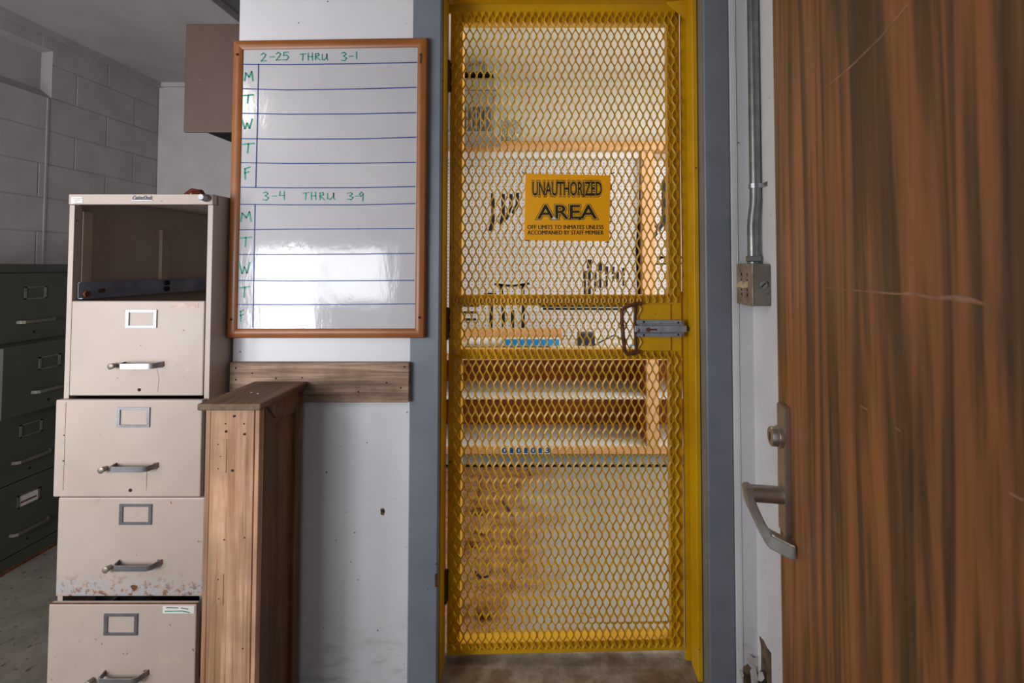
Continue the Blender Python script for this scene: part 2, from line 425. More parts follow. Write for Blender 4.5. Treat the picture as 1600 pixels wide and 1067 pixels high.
# rear wall: left window, far left opening added for fill light, open doorway
struct('wall_rear', [(XL, -2.82, -.40, -.27, 0, ZC), (-2.18, -1.86, -.40, -.27, 0, ZC), (-2.82, -2.18, -.40, -.27, 0, .78), (-2.82, -2.18, -.40, -.27, 2.12, ZC), (-.98, -.74, -.40, -.27, 0, ZC), (-1.86, -.98, -.40, -.27, 0, .74), (-1.86, -.98, -.40, -.27, 1.5, ZC),
                     (-.74, .26, -.40, -.27, 2.15, ZC), (.26, XR + .12, -.40, -.27, 0, ZC)], 'white')
cl = struct('ceiling', [(XL, -2.172, -.4, YB, ZC, ZC + .1), (-1.775, XR + .1, -.4, YB, ZC + .05, ZC + .15), (-2.172, -1.775, -.4, YB, ZC + .02, ZC + .12)], 'ceil', 'grey ceiling boards')
bx('ceiling_board', 'ceil', -2.168, -1.779, -.4, YB, ZC - .004, ZC + .02, cl, .002)
bx('ceiling_batten', 'ceil', -1.800, -1.772, -.4, YB, ZC - .012, ZC + .05, cl, .003)
bx('ceiling_board', 'ceil_shade', -1.772, XP, -.4, YB, ZC + .03, ZC + .05, cl)  # darker colour stands in for shadow on the raised ceiling
struct('ceiling_tool_room', [(XP + .09, 2.3, YW + .14, YB - .012, ZC - .004, ZC + .05)], 'cream')
# mouldings
struct('trim_1', [(XL, XL + .030, -.27, YB, ZC - .036, ZC), ], 'block', 'grey cornice along the block wall')
struct('trim_2', [(XL + .022, XP, YB - .02, YB, ZC - .032, ZC)], 'back', 'pale cornice at the head of the far wall')
struct('trim_3', [(XP + .09, 2.2, YB - .030, YB - .012, ZC - .03, ZC - .004)], 'cream', 'cream cornice in the tool room')
# blue-grey casing round the gate
tf = struct('trim_4', [(-.345, -.33, YW, 1.50, .0, 2.24)], 'greyreveal', 'blue grey painted door frame around the gate')
bx('left_casing', 'bluegrey', -.3985, -.312, YW - .005, YW + .012, 0, 2.2395, tf, .004)
bx('right_casing', 'bluegrey', .4610, .5365, YW - .005, YW + .012, 0, 2.2395, tf, .004)
bx('head_casing', 'bluegrey', -.3985, .5365, YW - .005, YW + .012, 2.24, 2.33, tf, .004)
bx('right_reveal', 'greyreveal', .4590, .50, YW + .0, 1.50, 0, 2.24, tf)
bx('corner_strip', 'whiter', .5370, .556, YW - .003, YW, 0, ZC, tf, .003)
bx('strike_notch', 'rustdark', -.320, -.3115, YW - .0058, YW - .0045, .415, .452, tf)
# raised concrete sill under the gate
b = B(); vs = b.box(-.345, .475, YW - .03, 1.50, 0, .112, .012, 2)
obj('trim_5', b, 'sill')['kind'] = 'structure'
bpy.data.objects['trim_5']['label'] = 'dirty raised concrete sill under the gate'
# nail holes and small knocks in the white partition
for px, py, r in ((598, 798, .006), (510, 738, .0025), (525, 844, .0015), (560, 906, .0015), (512, 2, .002), (636, 644, .002), (590, 985, .002), (548, 878, .0015)):
    p = at(px, py, YW - .0008); b = B()
    b.tube([p + Vector((0, .0006, 0)), p - Vector((0, .0006, 0))], [r, r * .6], 7); o = obj('nail_hole', b, 'darkhole', wf)
p = at(597, 800, YW - .001); b = B(); b.prism([p + Vector(q) for q in ((-.005, 0, .009), (.004, 0, .011), (.008, 0, .002), (.004, 0, -.010), (-.004, 0, -.007))], (0, .001, 0)); obj('paint_chip', b, 'peel', wf)
# peeling paint at the foot of the right wall
def blob(pts, d, name, mat, parent, X=None, jit=0):
    b = B(); b.prism([Vector(p) for p in pts], d); return obj(name, b, mat, parent)
def onwall(px, py, X=XR):
    r = (px - 855) / 711; u = (394 - py) / 711; t = X / r
    return Vector((X, t * (CP - u * SP), 1.33 + t * (u * CP + SP)))
blob([onwall(*q) for q in ((1187, 994), (1193, 1000), (1199, 1012), (1205, 1020), (1206, 1080), (1189, 1080), (1190, 1040), (1190, 1010))], (-.0015, 0, 0), 'bare_patch', 'peel', wr)
blob([onwall(*q) for q in ((1188, 1048), (1195, 1046), (1199, 1052), (1199, 1064), (1203, 1080), (1180, 1080), (1182, 1054))], (-.003, 0, 0), 'bare_patch', 'darkbare', wr)
blob([onwall(q[0], q[1], XR - .004) for q in ((1185, 1048), (1192, 1050), (1195, 1058), (1190, 1063), (1184, 1061))], (-.002, -.004, 0), 'paint_flake', 'flake', wr)
blob([at(q[0], q[1], YW - .0005) for q in ((1155, 1040), (1160, 1043), (1168, 1037), (1173, 1044), (1172, 1080), (1156, 1080))], (0, -.0015, 0), 'bare_patch', 'peel', wf)
blob([at(q[0], q[1], YW - .0020) for q in ((1166, 1056), (1172, 1052), (1175, 1064), (1174, 1080), (1167, 1080))], (0, -.0015, 0), 'bare_patch', 'darkbare', wf)
blob([at(q[0], q[1], YW - .004) for q in ((1172, 1046), (1180, 1042), (1184, 1060), (1182, 1080), (1175, 1080))], (0, -.002, .001), 'paint_flake', 'flake', wf)
blob([at(q[0], q[1], YW - .004) for q in ((1155, 1046), (1160, 1048), (1162, 1056), (1158, 1060))], (0, -.002, .001), 'paint_flake', 'flake', wf)
blob([at(q[0], q[1], YW - .004) for q in ((1170, 1022), (1178, 1029), (1185, 1025), (1186, 1042), (1176, 1040), (1169, 1034))], (0, -.002, .003), 'paint_flake', 'flake', wf)

# ------------------------------------------------------------------ walnut door, open against the right
dd = Vector((.1386, .9903, 0)); dn = Vector((-.9903, .1386, 0))       # along the leaf to its free edge, and out of its face
df = Vector((.366, .727, 0))
def dpt(a, n, z): return df - dd * a + dn * n + Vector((0, 0, z))      # a: back from the free edge, n: out of the face
b = B(); b.prism([dpt(0, 0, .01), dpt(.90, 0, .01), dpt(.90, -.044, .01), dpt(0, -.044, .01)], (0, 0, 2.1))
door = obj('door_1', b, 'door'); door['kind'] = 'structure'; door['label'] = 'open walnut veneered door with a satin lever'
def scar(pts, w, name='scratch'):
    b = B()
    up = Vector((0, 0, 1))
    for (a0, z0, w0), (a1, z1, w1) in zip(pts, pts[1:]):
        b.prism([dpt(a0, 0, z0 - w0 * w), dpt(a1, 0, z1 - w1 * w), dpt(a1, 0, z1 + w1 * w), dpt(a0, 0, z0 + w0 * w)], dn * .0004)
    return obj(name, b, 'scratch', door)
def ondoor(px, py):
    r = (px - 855) / 711; a = (df.x - df.y * .14); Y = a / (r - .14) if False else None
    u = (394 - py) / 711
    k = CP - u * SP                     # Y per unit depth
    t = a / (r - .14 * k); Yv = t * k
    return ((df.y - Yv) / dd.y, 1.33 + t * (u * CP + SP))
scar([(*ondoor(1290, 450), .3), (*ondoor(1340, 454), .6), (*ondoor(1400, 459), .7), (*ondoor(1428, 459), 1.4), (*ondoor(1455, 465), .8), (*ondoor(1490, 465), 1.8), (*ondoor(1515, 468), 2), (*ondoor(1542, 476), .6)], .0011)
scar([(*ondoor(1285, 142), .2), (*ondoor(1330, 104), 1), (*ondoor(1375, 60), .7), (*ondoor(1420, 6), 1)], .0011)
for q in (((1344, 634), (1356, 640)), ((1366, 664), (1372, 668)), ((1400, 668), (1408, 674)), ((1578, 770), (1600, 782))):
    scar([(*ondoor(*q[0]), 1), (*ondoor(*q[1]), .7)], .0009)
# lever set
b = B(); a0, a1 = .018, .049
zt, zb = ondoor(1238, 640)[1], ondoor(1240, 845)[1]
b.prism([dpt(a0, 0, zb), dpt(a1, 0, zb), dpt(a1, .009, zb), dpt(a0, .009, zb)], (0, 0, zt - zb))
bmesh.ops.bevel(b.bm, geom=b.bm.edges[:], offset=.0015, segments=2, affect='EDGES')
esc = obj('escutcheon', b, 'satin', door)
zl = .985
b = B(); c0 = dpt(.033, .009, zl); c1 = dpt(.033, .052, zl)
b.tube([c0, dpt(.033, .012, zl), c1], .0125, 20)
# lever arm: drops and returns
arm = [dpt(.033, .066, zl + .012), dpt(.030, .070, zl - .012), dpt(.020, .045, zl - .050), ]
b2 = B()
def lever_section(p, w, h, ax1, ax2):
    return [p + ax1 * w * x + ax2 * h * y for x, y in ((-.5, -.5), (.5, -.5), (.5, .5), (-.5, .5))]
path = [(dpt(.033, .058, zl + .012)), dpt(.035, .055, zl - .010), dpt(.040, .045, zl - .034), dpt(.0445, .0375, zl - .050), dpt(.047, .032, zl - .0575), dpt(.058, .008, zl - .064), dpt(.060, .003, zl - .064)]
wid = [.012, .013, .013, .014, .019, .020, .019]
rings = []
for i, p in enumerate(path):
    d = (path[min(i + 1, 6)] - path[max(i - 1, 0)]).normalized()
    side = dd; n = d.cross(side).normalized(); wv = side
    thick = .0225 if i < 4 else .0225
    rings.append([b2.bm.verts.new(p + wv * thick / 2 * x + n * wid[i] / 2 * y) for x, y in ((-1, -1), (1, -1), (1, 1), (-1, 1))])
for q, w in zip(rings, rings[1:]):
    for k in range(4): b2.bm.faces.new((q[k], q[(k + 1) % 4], w[(k + 1) % 4], w[k]))
b2.bm.faces.new(rings[0][::-1]); b2.bm.faces.new(rings[-1])
bmesh.ops.recalc_face_normals(b2.bm, faces=b2.bm.faces)
bmesh.ops.bevel(b2.bm, geom=b2.bm.edges[:], offset=.002, segments=2, affect='EDGES')
tmp = bpy.data.meshes.new('t'); b2.bm.to_mesh(tmp); b.bm.from_mesh(tmp); bpy.data.meshes.remove(tmp); b2.bm.free()
obj('lever_handle', b, 'satin', door, True)
zk = ondoor(1225, 678)[1]
b = B(); c = lambda n: dpt(.034, n, zk)
b.tube([c(.009), c(.014), c(.0145), c(.022), c(.024), c(.0245)], [.0165, .0165, .0145, .0145, .0135, .011], 26)
cyl_ = obj('lock_cylinder', b, 'satin', door, True)
b = B(); p0 = c(.0248); b.prism([p0 + Vector((0, 0, .006)) + dd * .001, p0 + Vector((0, 0, -.006)) + dd * .001, p0 + Vector((0, 0, -.006)) - dd * .001, p0 + Vector((0, 0, .006)) - dd * .001], dn * .0004)
obj('key_slot', b, 'darkhole', cyl_)

# ================================================================== YELLOW GATE
YG = 1.43
gx0, gx1 = -.3095, .4235; gz0, gz1 = .140, 2.146
def zb_at(x): return .131 + (x - gx0) / (gx1 - gx0) * .016          # the leaf hangs a little out of square
gf = thing('gate_frame', 'fixed yellow angle iron frame standing inside the blue grey door frame', 'gate frame', (.06, 1.40, .112))
bx('jamb_angle', 'yellow', -.3285, -.3140, 1.368, 1.432, .112, 2.18, gf, .0015)
bx('jamb_angle', 'yellow', .4425, .4570, 1.368, 1.432, .112, 2.18, gf, .0015)
bx('head_angle', 'yellow', -.3285, .4570, 1.372, 1.432, 2.166, 2.18, gf, .0015)
bx('head_stop', 'yellow', -.3285, .4425, 1.455, 1.462, 2.1515, 2.20, gf)
bx('jamb_stop', 'yellow', .4285, .4540, 1.442, 1.452, .112, 2.166, gf)
b = B(); b.prism([Vector((.4425, 1.405, 2.166)), Vector((.375, 1.405, 2.158)), Vector((.381, 1.405, 2.150)), Vector((.4425, 1.405, 2.098))], (0, .005, 0))
obj('corner_gusset', b, 'yellow', gf)

gate = thing('mesh_gate', 'yellow expanded metal security gate with a slide bolt', 'gate', (gx0, YG, .131))
def tube_bar(name, x0, x1, z0, z1, zz=None):
    b = B(); vs = b.box(x0, x1, YG + .006, YG + .040, z0, z1, .003, 2)
    return obj(name, b, 'yellow', gate)
tube_bar('stile', gx0, gx0 + .040, .1695, gz1); tube_bar('stile', gx1 - .040, gx1, .1835, gz1 + .003)
tube_bar('top_rail', gx0 + .040, gx1 - .040, gz1 - .038, gz1)
b = B(); vs = b.box(gx0, gx1, YG + .006, YG + .046, 0, .036, .003, 2)
for v in b.bm.verts: v.co.z += zb_at(v.co.x)
obj('bottom_rail', b, 'yellow', gate)
zA1, zA0 = at(0, 461, YG).z, at(0, 477, YG).z; zB1, zB0 = at(0, 546, YG).z, at(0, 562, YG).z
tube_bar('middle_rail', gx0 + .040, gx1 - .040, zA0, zA1); tube_bar('middle_rail', gx0 + .040, gx1 - .040, zB0, zB1)
# lock plate between the two middle rails
xl = at(992, 510, YG).x
bx('lock_plate', 'yellow', xl, gx1 - .036, YG + .001, YG + .007, zB1 - .004, zA0 + .004, gate, .0012)
bx('stile_plate', 'yellow', gx1 - .040, gx1 + .004, YG + .012, YG + .018, zB0, zA1 + .01, gate, .001)
# expanded metal: zigzag strands that meet their neighbours in knuckles, in three cut sheets
SW, LW = .02245, .0508
ph = [(0, 1), (.07, .95), (.16, .52), (.25, 0), (.34, -.52), (.43, -.95), (.5, -1), (.57, -.95), (.66, -.52), (.75, 0), (.84, .52), (.93, .95)]
def sheet(x0, x1, z0, z1, phase=0, warp=0, slant=0):
    bm = bmesh.new()
    n0 = int(round((x1 - x0) / (SW / 2)))
    for i in range(n0 + 1):
        xc = x0 + i * SW / 2; sg = 1 if i % 2 else -1
        pts = []
        k = 0; z = z0 - phase * LW
        while True:
            done = False
            for f, a in ph:
                zz = z + (k + f) * LW
                if zz < z0: continue
                if zz > z1: done = True; break
                zs = zz + (slant * (xc - x0) if zz < z0 + .08 else 0)
                pts.append((xc + sg * a * SW / 4 + warp * math.sin(zz * 7 + xc * 5), zs, a))
            if done: break
            k += 1
        hw, hd = .0024, .0019; prev = None
        for (x, zz, a) in pts:
            tl = .0011 * sg                                        # twist of the strand
            w = hw * (1.12 if abs(a) > .9 else 1)
            ring = [bm.verts.new((x - w, YG - .0018 - hd - tl, zz)), bm.verts.new((x + w, YG - .0018 - hd + tl, zz)),
                    bm.verts.new((x + w, YG - .0018 + hd + tl, zz)), bm.verts.new((x - w, YG - .0018 + hd - tl, zz))]
            if prev:
                for q in range(4): bm.faces.new((prev[q], prev[(q + 1) % 4], ring[(q + 1) % 4], ring[q]))
            else: bm.faces.new(ring[::-1])
            prev = ring
        bm.faces.new(prev)
    return bm
o = obj('upper_mesh_sheet', sheet(gx0 + .012, gx1 - .018, zA0 + .006, gz1 - .004, .3, .0008), 'yellowmesh', gate); o['kind'] = 'stuff'
o = obj('middle_mesh_sheet', sheet(gx0 + .012, xl + .010, zB0 + .008, zA1 - .006, .55), 'yellowmesh', gate); o['kind'] = 'stuff'
o = obj('lower_mesh_sheet', sheet(gx0 + .014, gx1 - .018, gz0 + .010, zB1 - .004, .1, .0012, .016), 'yellowmesh', gate); o['kind'] = 'stuff'
# hinges
for z in (at(0, 120, YG).z, at(0, 505, YG).z, at(0, 915, YG).z):
    b = B(); b.cyl((gx0 - .004, YG - .004, z), (0, 0, 1), .0065, .10, 12); b.box(gx0 - .008, gx0 + .004, YG, YG + .01, z - .045, z + .045)
    obj('hinge', b, 'rustdark', gate, True)
# pull handle
hp = [at(1002, 474, YG - .004), at(992, 475, YG - .010), at(976, 480, YG - .016), at(971.5, 487, YG - .018), at(972, 505, YG - .018), at(974, 530, YG - .018), at(976, 548, YG - .018), at(980, 553, YG - .016), at(990, 552, YG - .010), at(999, 549, YG - .004)]
b = B(); b.tube(hp, .0062, 12); obj('pull_handle', b, 'rust', gate, True)
b = B(); b.tube([at(993, 478, YG - .004), at(992, 500, YG - .006), at(993, 530, YG - .006), at(994, 548, YG - .004)], .0045, 8); obj('handle_backing', b, 'rustdark', gate, True)
# slide bolt
def gpx(px, py, y): return at(px, py, y)
def pxbox(px0, py0, px1, py1, y0, y1):
    p, q = at(px0, py1, y0), at(px1, py0, y0); return (p.x, q.x, y0, y1, p.z, q.z)
sb = obj('slide_bolt', (lambda b: (b.box(*pxbox(994, 500, 1069, 526.5, YG - .004, YG + .001), .001), b)[1])(B()), 'boltsteel', gate)
b = B(); b.box(*pxbox(994, 500, 1066, 506, YG - .009, YG - .003), .0015); obj('bolt_guide', b, 'boltsteel', sb)
b = B(); b.box(*pxbox(994, 520.5, 1066, 526.5, YG - .009, YG - .003), .0015); obj('bolt_guide', b, 'boltsteel', sb)
b = B(); b.box(*pxbox(992, 509, 1073.5, 519, YG - .014, YG - .003), .002, 2); obj('bolt_bar', b, 'boltsteel', sb)
b = B(); p = at(1077.5, 514, YG - .008); b.tube([p - Vector((.012, 0, 0)), p, p + Vector((.0005, 0, 0)), p + Vector((.006, 0, 0))], [.0045, .0045, .009, .009], 12); obj('bolt_tip', b, 'rustdark', sb)
b = B(); p = at(1013, 515, YG - .0145); b.tube([p + Vector((0, .0004, 0)), p - Vector((0, .0012, 0))], [.0072, .006], 14); b.box(p.x + .004, p.x + .027, p.y - .0008, p.y + .0004, p.z - .0022, p.z + .0026); obj('bolt_slot', b, 'rust', sb)
for q in ((1006, 503), (1060, 504), (1006, 523.5), (1060, 523)):
    b = B(); p = at(*q, YG - .0095); b.tube([p + Vector((0, .0005, 0)), p - Vector((0, .0012, 0))], [.0035, .0022], 8); obj('screw', b, 'darkhole', sb)

# ------------------------------------------------------------------ the sign wired to the gate
YS = YG - .010
s0 = at(819, 376, YS); s1 = at(953, 272, YS)
sign = thing('warning_sign', 'yellow plastic sign reading UNAUTHORIZED AREA wired to the gate mesh', 'sign', ((s0.x + s1.x) / 2, YS, s0.z))
b = B(); q = [at(819, 375, YS), at(952, 377, YS), at(954, 274, YS), at(821, 271, YS)]
b.prism(q, (0, .0012, 0)); obj('panel', b, 'sign', sign)
def sx(px): return at(px, 320, YS).x
def sz(py): return at(880, py, YS).z
tt = [('UNAUTHORIZED', 832, 940, 284, 305.5, .0044), ('AREA', 840, 932, 320.5, 341.5, .0050)]
def bold_bm(w, x0, x1, z0, z1):
    bm = text_bm(w, x0, x1 - .0009, z0, z1, YS - .0001, .0003)
    b2_ = text_bm(w, x0 + .0009, x1, z0, z1, YS - .0003, .0003)
    m_ = bpy.data.meshes.new('t'); b2_.to_mesh(m_); bm.from_mesh(m_); bpy.data.meshes.remove(m_); b2_.free()
    return bm
for (w, a, c, t0, t1, off) in tt:
    zz0, zz1 = sz(t1), sz(t0)
    obj('lettering', text_bm(w, sx(a), sx(c), zz0, zz1, YS - .0001, .0003, off), 'ink', sign)
    obj('letter_outline', text_bm(w, sx(a), sx(c), zz0, zz1, YS - .0004, .0003, off * .66), 'signline', sign)
    obj('lettering', text_bm(w, sx(a), sx(c), zz0, zz1, YS - .0007, .0003, off * .2), 'ink', sign)
obj('lettering', bold_bm('OFF LIMITS TO INMATES UNLESS', sx(824), sx(943), sz(358), sz(351.5)), 'ink', sign)
obj('lettering', bold_bm('ACCOMPANIED BY STAFF MEMBER', sx(824), sx(943), sz(366.5), sz(360)), 'ink', sign)
for a, c in (((815, 267.5), (820, 272.5)), ((955, 272), (960, 269)), ((820, 375.5), (826, 376)), ((945, 378.5), (952, 378.5))):
    b = B(); b.tube([at(*a, YS - .003), at(*c, YS - .003)], .0014, 6); obj('wire_tie', b, 'black', sign)
b = B(); p = at(866, 340, YS - .001); b.prism([p + Vector(q) for q in ((-.008, 0, -.004), (-.002, 0, .004), (.007, 0, -.003), (0, 0, -.007))], (0, -.001, 0)); obj('torn_sticker_scrap', b, 'stickerwhite', sign)

# ================================================================== WHITEBOARD
YWB = 1.308
oc = [at(353, 528.5, YWB), at(663.5, 528.5, YWB), at(668, 58, YWB), at(364, 62.5, YWB)]
ic = [at(369, 514, YWB), at(648, 513.5, YWB), at(652.3, 73, YWB), at(379, 77, YWB)]
wbd = thing('whiteboard', 'framed glossy whiteboard ruled in blue with green marker weekday letters', 'whiteboard', ((oc[0].x + oc[1].x) / 2, YW, oc[0].z))
b = B(); ex = [p + (Vector((.62, YWB, 1.55)) * 0) for p in ic]
b.prism([p + Vector((0, .004, 0)) for p in ic], (0, .012, 0)); obj('writing_surface', b, 'board', wbd)
prof = [(0, .018), (0, .004), (.12, -.001), (.45, -.004), (.8, -.002), (1.0, .002), (1.03, .016)]
for k in range(4):
    b = B(); A, Bq, a_, b_ = oc[k], oc[(k + 1) % 4], ic[k], ic[(k + 1) % 4]
    ra = [b.bm.verts.new(A.lerp(a_, t) + Vector((0, y, 0))) for t, y in prof]; rb = [b.bm.verts.new(Bq.lerp(b_, t) + Vector((0, y, 0))) for t, y in prof]
    for i in range(len(prof) - 1): b.bm.faces.new((ra[i], rb[i], rb[i + 1], ra[i + 1]))
    b.bm.faces.new((ra[-1], rb[-1], rb[0], ra[0])); b.bm.faces.new(ra[::-1]); b.bm.faces.new(rb)
    obj('frame_rail', b, 'frameorange', wbd, True)
for q in ((370.8, 85), (657.5, 86), (361, 499), (655.5, 496)):
    p = at(*q, YWB - .0035); b = B(); b.tube([p + Vector((0, .001, 0)), p - Vector((0, .001, 0))], .0036, 10); obj('screw_hole', b, 'darkhole', wbd)
b = B(); b.ribbon([at(658, 84, YWB - .0046), at(657, 98, YWB - .0046)], .004); obj('gouge', b, 'rustdark', wbd)
YI = YWB + .0036
def P2(px, py): return at(px, py, YI)
rows = [((378, 100.5), (450, 101), (560, 99.5), (651, 97.5)), ((377, 138.5), (450, 140.5), (560, 139), (650, 136.5)), ((376.5, 177), (450, 178.5), (560, 178), (649.5, 176)),
        ((375.5, 216.5), (450, 217.5), (560, 217), (649.5, 214.5)), ((375, 254), (450, 255.5), (560, 255), (649, 253.5)), ((374, 292.5), (450, 293.5), (560, 293.3), (648, 291.5)),
        ((373, 319), (450, 320), (560, 320), (648, 318)), ((372, 359), (450, 358), (560, 357.5), (647, 357)), ((371.5, 397.5), (450, 397.5), (560, 397), (647, 396)),
        ((371, 438), (450, 439), (560, 438.5), (647, 438)), ((370.5, 475.5), (450, 476), (560, 475.5), (648, 474.5))]
for r in rows:
    b = B(); b.ribbon([P2(*q) for q in r], .0029); obj('ruled_line', b, 'bluemark', wbd)
for r in (((404, 100), (402.5, 180), (399.5, 293)), ((398.5, 320), (397, 400), (395, 511))):
    b = B(); b.ribbon([P2(*q) for q in r], .0029); obj('ruled_line', b, 'bluemark', wbd)
G = {'2': [[(0, .8), (.4, 1), (.8, .8), (.6, .5), (0, 0), (.9, .05)]], '-': [[(.05, .5), (.95, .52)]], '5': [[(.9, 1), (.15, .95), (.1, .55), (.6, .6), (.9, .35), (.6, 0), (0, .02)]],
     'T': [[(0, .9), (1, 1)], [(.5, .95), (.42, 0)]], 'H': [[(.05, 1), (.05, 0)], [(.85, 1), (.9, 0)], [(.05, .5), (.88, .5)]], 'R': [[(.1, 0), (.1, .95), (.6, 1), (.7, .7), (.1, .5), (.85, 0)]],
     'U': [[(.05, .9), (.05, .1), (.4, .02), (.85, .5), (.85, .95), (.85, .25), (1, 0)]], '3': [[(0, .9), (.5, 1), (.75, .8), (.35, .55), (.85, .3), (.5, 0), (0, .08)]], '1': [[(.5, 1), (.5, 0)]],
     '4': [[(.15, 1), (.1, .5), (.9, .5)], [(.9, 1), (.9, 0)]], '9': [[(.9, .8), (.5, 1), (.1, .75), (.4, .5), (.9, .75), (.85, .3), (.75, 0)]], 'M': [[(0, 0), (.15, .85), (.55, .4), (.85, 1), (1, .0)]],
     'W': [[(0, 1), (.3, .05), (.52, .6), (.75, .1), (1, 1)]], 'F': [[(.9, 1), (.15, .85), (.2, 0)], [(.15, .5), (.75, .6)]]}
def glyph(ch, x0, x1, y0, y1, w=.0042):
    b = B()
    for st in G[ch]: b.ribbon([P2(x0 + (x1 - x0) * u, y1 + (y0 - y1) * v) for u, v in st], w)
    return obj('marker_letter', b, 'greenmark', wbd)
for ch, x0, x1, y0, y1 in (('2', 408, 417, 83, 95.5), ('-', 421, 429, 84, 94), ('2', 431.5, 440, 82, 94), ('5', 442, 452, 81.5, 93.5), ('T', 469, 478, 84, 94), ('H', 481, 489, 83, 94), ('R', 492, 501, 83.5, 93.5), ('U', 503, 512, 84, 94),
                           ('3', 533.5, 543, 82, 95), ('-', 545, 552, 83, 93), ('1', 554, 560, 81, 92),
                           ('3', 411, 421, 300, 313), ('-', 425, 432, 301, 312), ('4', 436, 445, 299, 312), ('T', 473, 483, 301, 312), ('H', 486, 494, 300, 312), ('R', 499, 508, 301, 312), ('U', 511, 523, 301, 311.5),
                           ('3', 543, 553, 301, 312), ('-', 555, 560, 301, 312), ('9', 561, 568, 300, 314)):
    glyph(ch, x0, x1, y0, y1, .0027)
for ch, x0, x1, y0, y1 in (('M', 382, 395, 112, 126), ('T', 380, 396, 148, 161), ('W', 377.5, 394, 186, 202), ('T', 379, 397, 224, 239), ('F', 381, 391, 261, 280),
                           ('M', 376, 392, 331, 346), ('T', 375.5, 393, 370.5, 385), ('W', 373, 390, 410, 428), ('T', 374.5, 390, 448, 464), ('F', 375, 381, 484, 502)):
    glyph(ch, x0, x1, y0, y1, .0040)

# ------------------------------------------------------------------ plank on the wall
b = B(); b.box(-.9085, -.3945, YW - .020, YW, .9395, 1.0525, .002)
pl = tag(obj('wooden_plank', b, 'plank'), 'weathered wooden plank fixed to the white wall below the whiteboard', 'plank')
for q in ((368.5, 575), (394, 583), (368.5, 593), (431, 591), (472, 590), (632, 573), (626, 606), (604, 598), (560, 612)):
    p = at(*q, YW - .0205); b = B(); b.tube([p + Vector((0, .0008, 0)), p - Vector((0, .0004, 0))], .0024, 8); obj('nail_hole', b, 'darkhole', pl)

# ------------------------------------------------------------------ oak pedestal
pd = thing('oak_pedestal', 'narrow oak pedestal cabinet standing against the white wall', 'pedestal', (-.765, 1.22, 0))
px0, px1, py0, py1, pzt = -.832, -.700, 1.12, YW, 1.0
b = B(); vs = b.box(-.836, -.684, 1.096, YW - .021, .984, 1.0, .003, 2)
obj('top_board', b, 'oaktop', pd)
bx('front_panel', 'oak', -.820, -.7135, py0, py0 + .016, 0, .984, pd, .0012)
bx('front_edge_strip', 'oak', px0, -.8205, py0 + .0005, py0 + .018, 0, .984, pd, .001)
bx('front_corner_strip', 'oak', -.7105, px1, py0 - .001, py0 + .018, 0, .984, pd, .001)
bx('left_side', 'oakside', px0, px0 + .012, py0 + .019, YW - .021, 0, .984, pd)
# right flank: frame and sunk panel
bx('flank_stile', 'oakside', -.712, px1, py0 + .0185, py0 + .048, 0, .984, pd, .001)
bx('flank_stile', 'oakside', -.712, px1 + .001, YW - .050, YW - .0215, 0, .984, pd, .001)
bx('flank_rail', 'oakside', -.712, px1, py0 + .049, YW - .051, .925, .984, pd, .001)
bx('sunk_panel', 'oakside', -.718, -.709, py0 + .045, YW - .045, 0, .93, pd)
b = B(); b.prism([Vector((px1 - .001, py0 + .02, .984)), Vector((px1 - .001, py0 + .06, .940)), Vector((px1 - .001, YW - .03, .940)), Vector((px1 - .001, YW - .022, .984))], (.006, 0, 0)); obj('flank_cleat', b, 'oakside', pd)
for (a, t0, c, t1) in ((333, 685, 355, 738), (331.5, 896, 350, 945)):
    p, q = at(a, t1, py0), at(c, t0, py0)
    bx('patch', 'oak', p.x, q.x, py0 - .0012, py0 + .002, p.z, q.z, pd, .0008)
for q in ((366, 650), (353, 674), (382, 678), (363, 735), (341, 694), (345, 713), (341, 732), (352, 662), (381, 662), (350, 843), (382, 840), (379, 1013), (341, 905), (342, 935)):
    p = at(*q, py0 - .0005); b = B(); r = .0028 if q[0] in (366, 353, 382, 363) and q[1] < 740 else .0014
    b.tube([p + Vector((0, .0006, 0)), p - Vector((0, .0012, 0))], r, 9); obj('screw', b, 'darkhole', pd)
for q in ((393, 613), (403, 615)):
    b = B(); r_ = (q[0] - 855) / 711; u = (394 - q[1]) / 711; t = (1.0005 - 1.33) / (u * CP + SP)
    p = Vector((r_ * t, t * (CP - u * SP), 1.0005)); b.tube([p, p + Vector((0, 0, .0008))], .0028, 7); obj('paint_fleck', b, 'stickerwhite', pd)

# ================================================================== FILING CABINETS
def bail_pull(b, xc, y, z, w, proj, h=.012):
    """flat strap handle bent into a shallow U, standing off a drawer front at y"""
    pts = [Vector((xc - w / 2, y, z)), Vector((xc - w / 2 + .004, y - proj * .75, z)), Vector((xc - w / 2 + .012, y - proj, z)), Vector((xc + w / 2 - .018, y - proj, z)), Vector((xc + w / 2 - .008, y - proj * .75, z)), Vector((xc + w / 2, y, z))]
    th = .0025; rings = []
    for i, p in enumerate(pts):
        d = (pts[min(i + 1, 5)] - pts[max(i - 1, 0)]).normalized(); n = Vector((d.y, -d.x, 0))
        rings.append([b.bm.verts.new(p + n * th * x + Vector((0, 0, h / 2 * q))) for x, q in ((-.5, -1), (.5, -1), (.5, 1), (-.5, 1))])
    for q, w_ in zip(rings, rings[1:]):
        for k in range(4): b.bm.faces.new((q[k], q[(k + 1) % 4], w_[(k + 1) % 4], w_[k]))
    b.bm.faces.new(rings[0][::-1]); b.bm.faces.new(rings[-1])
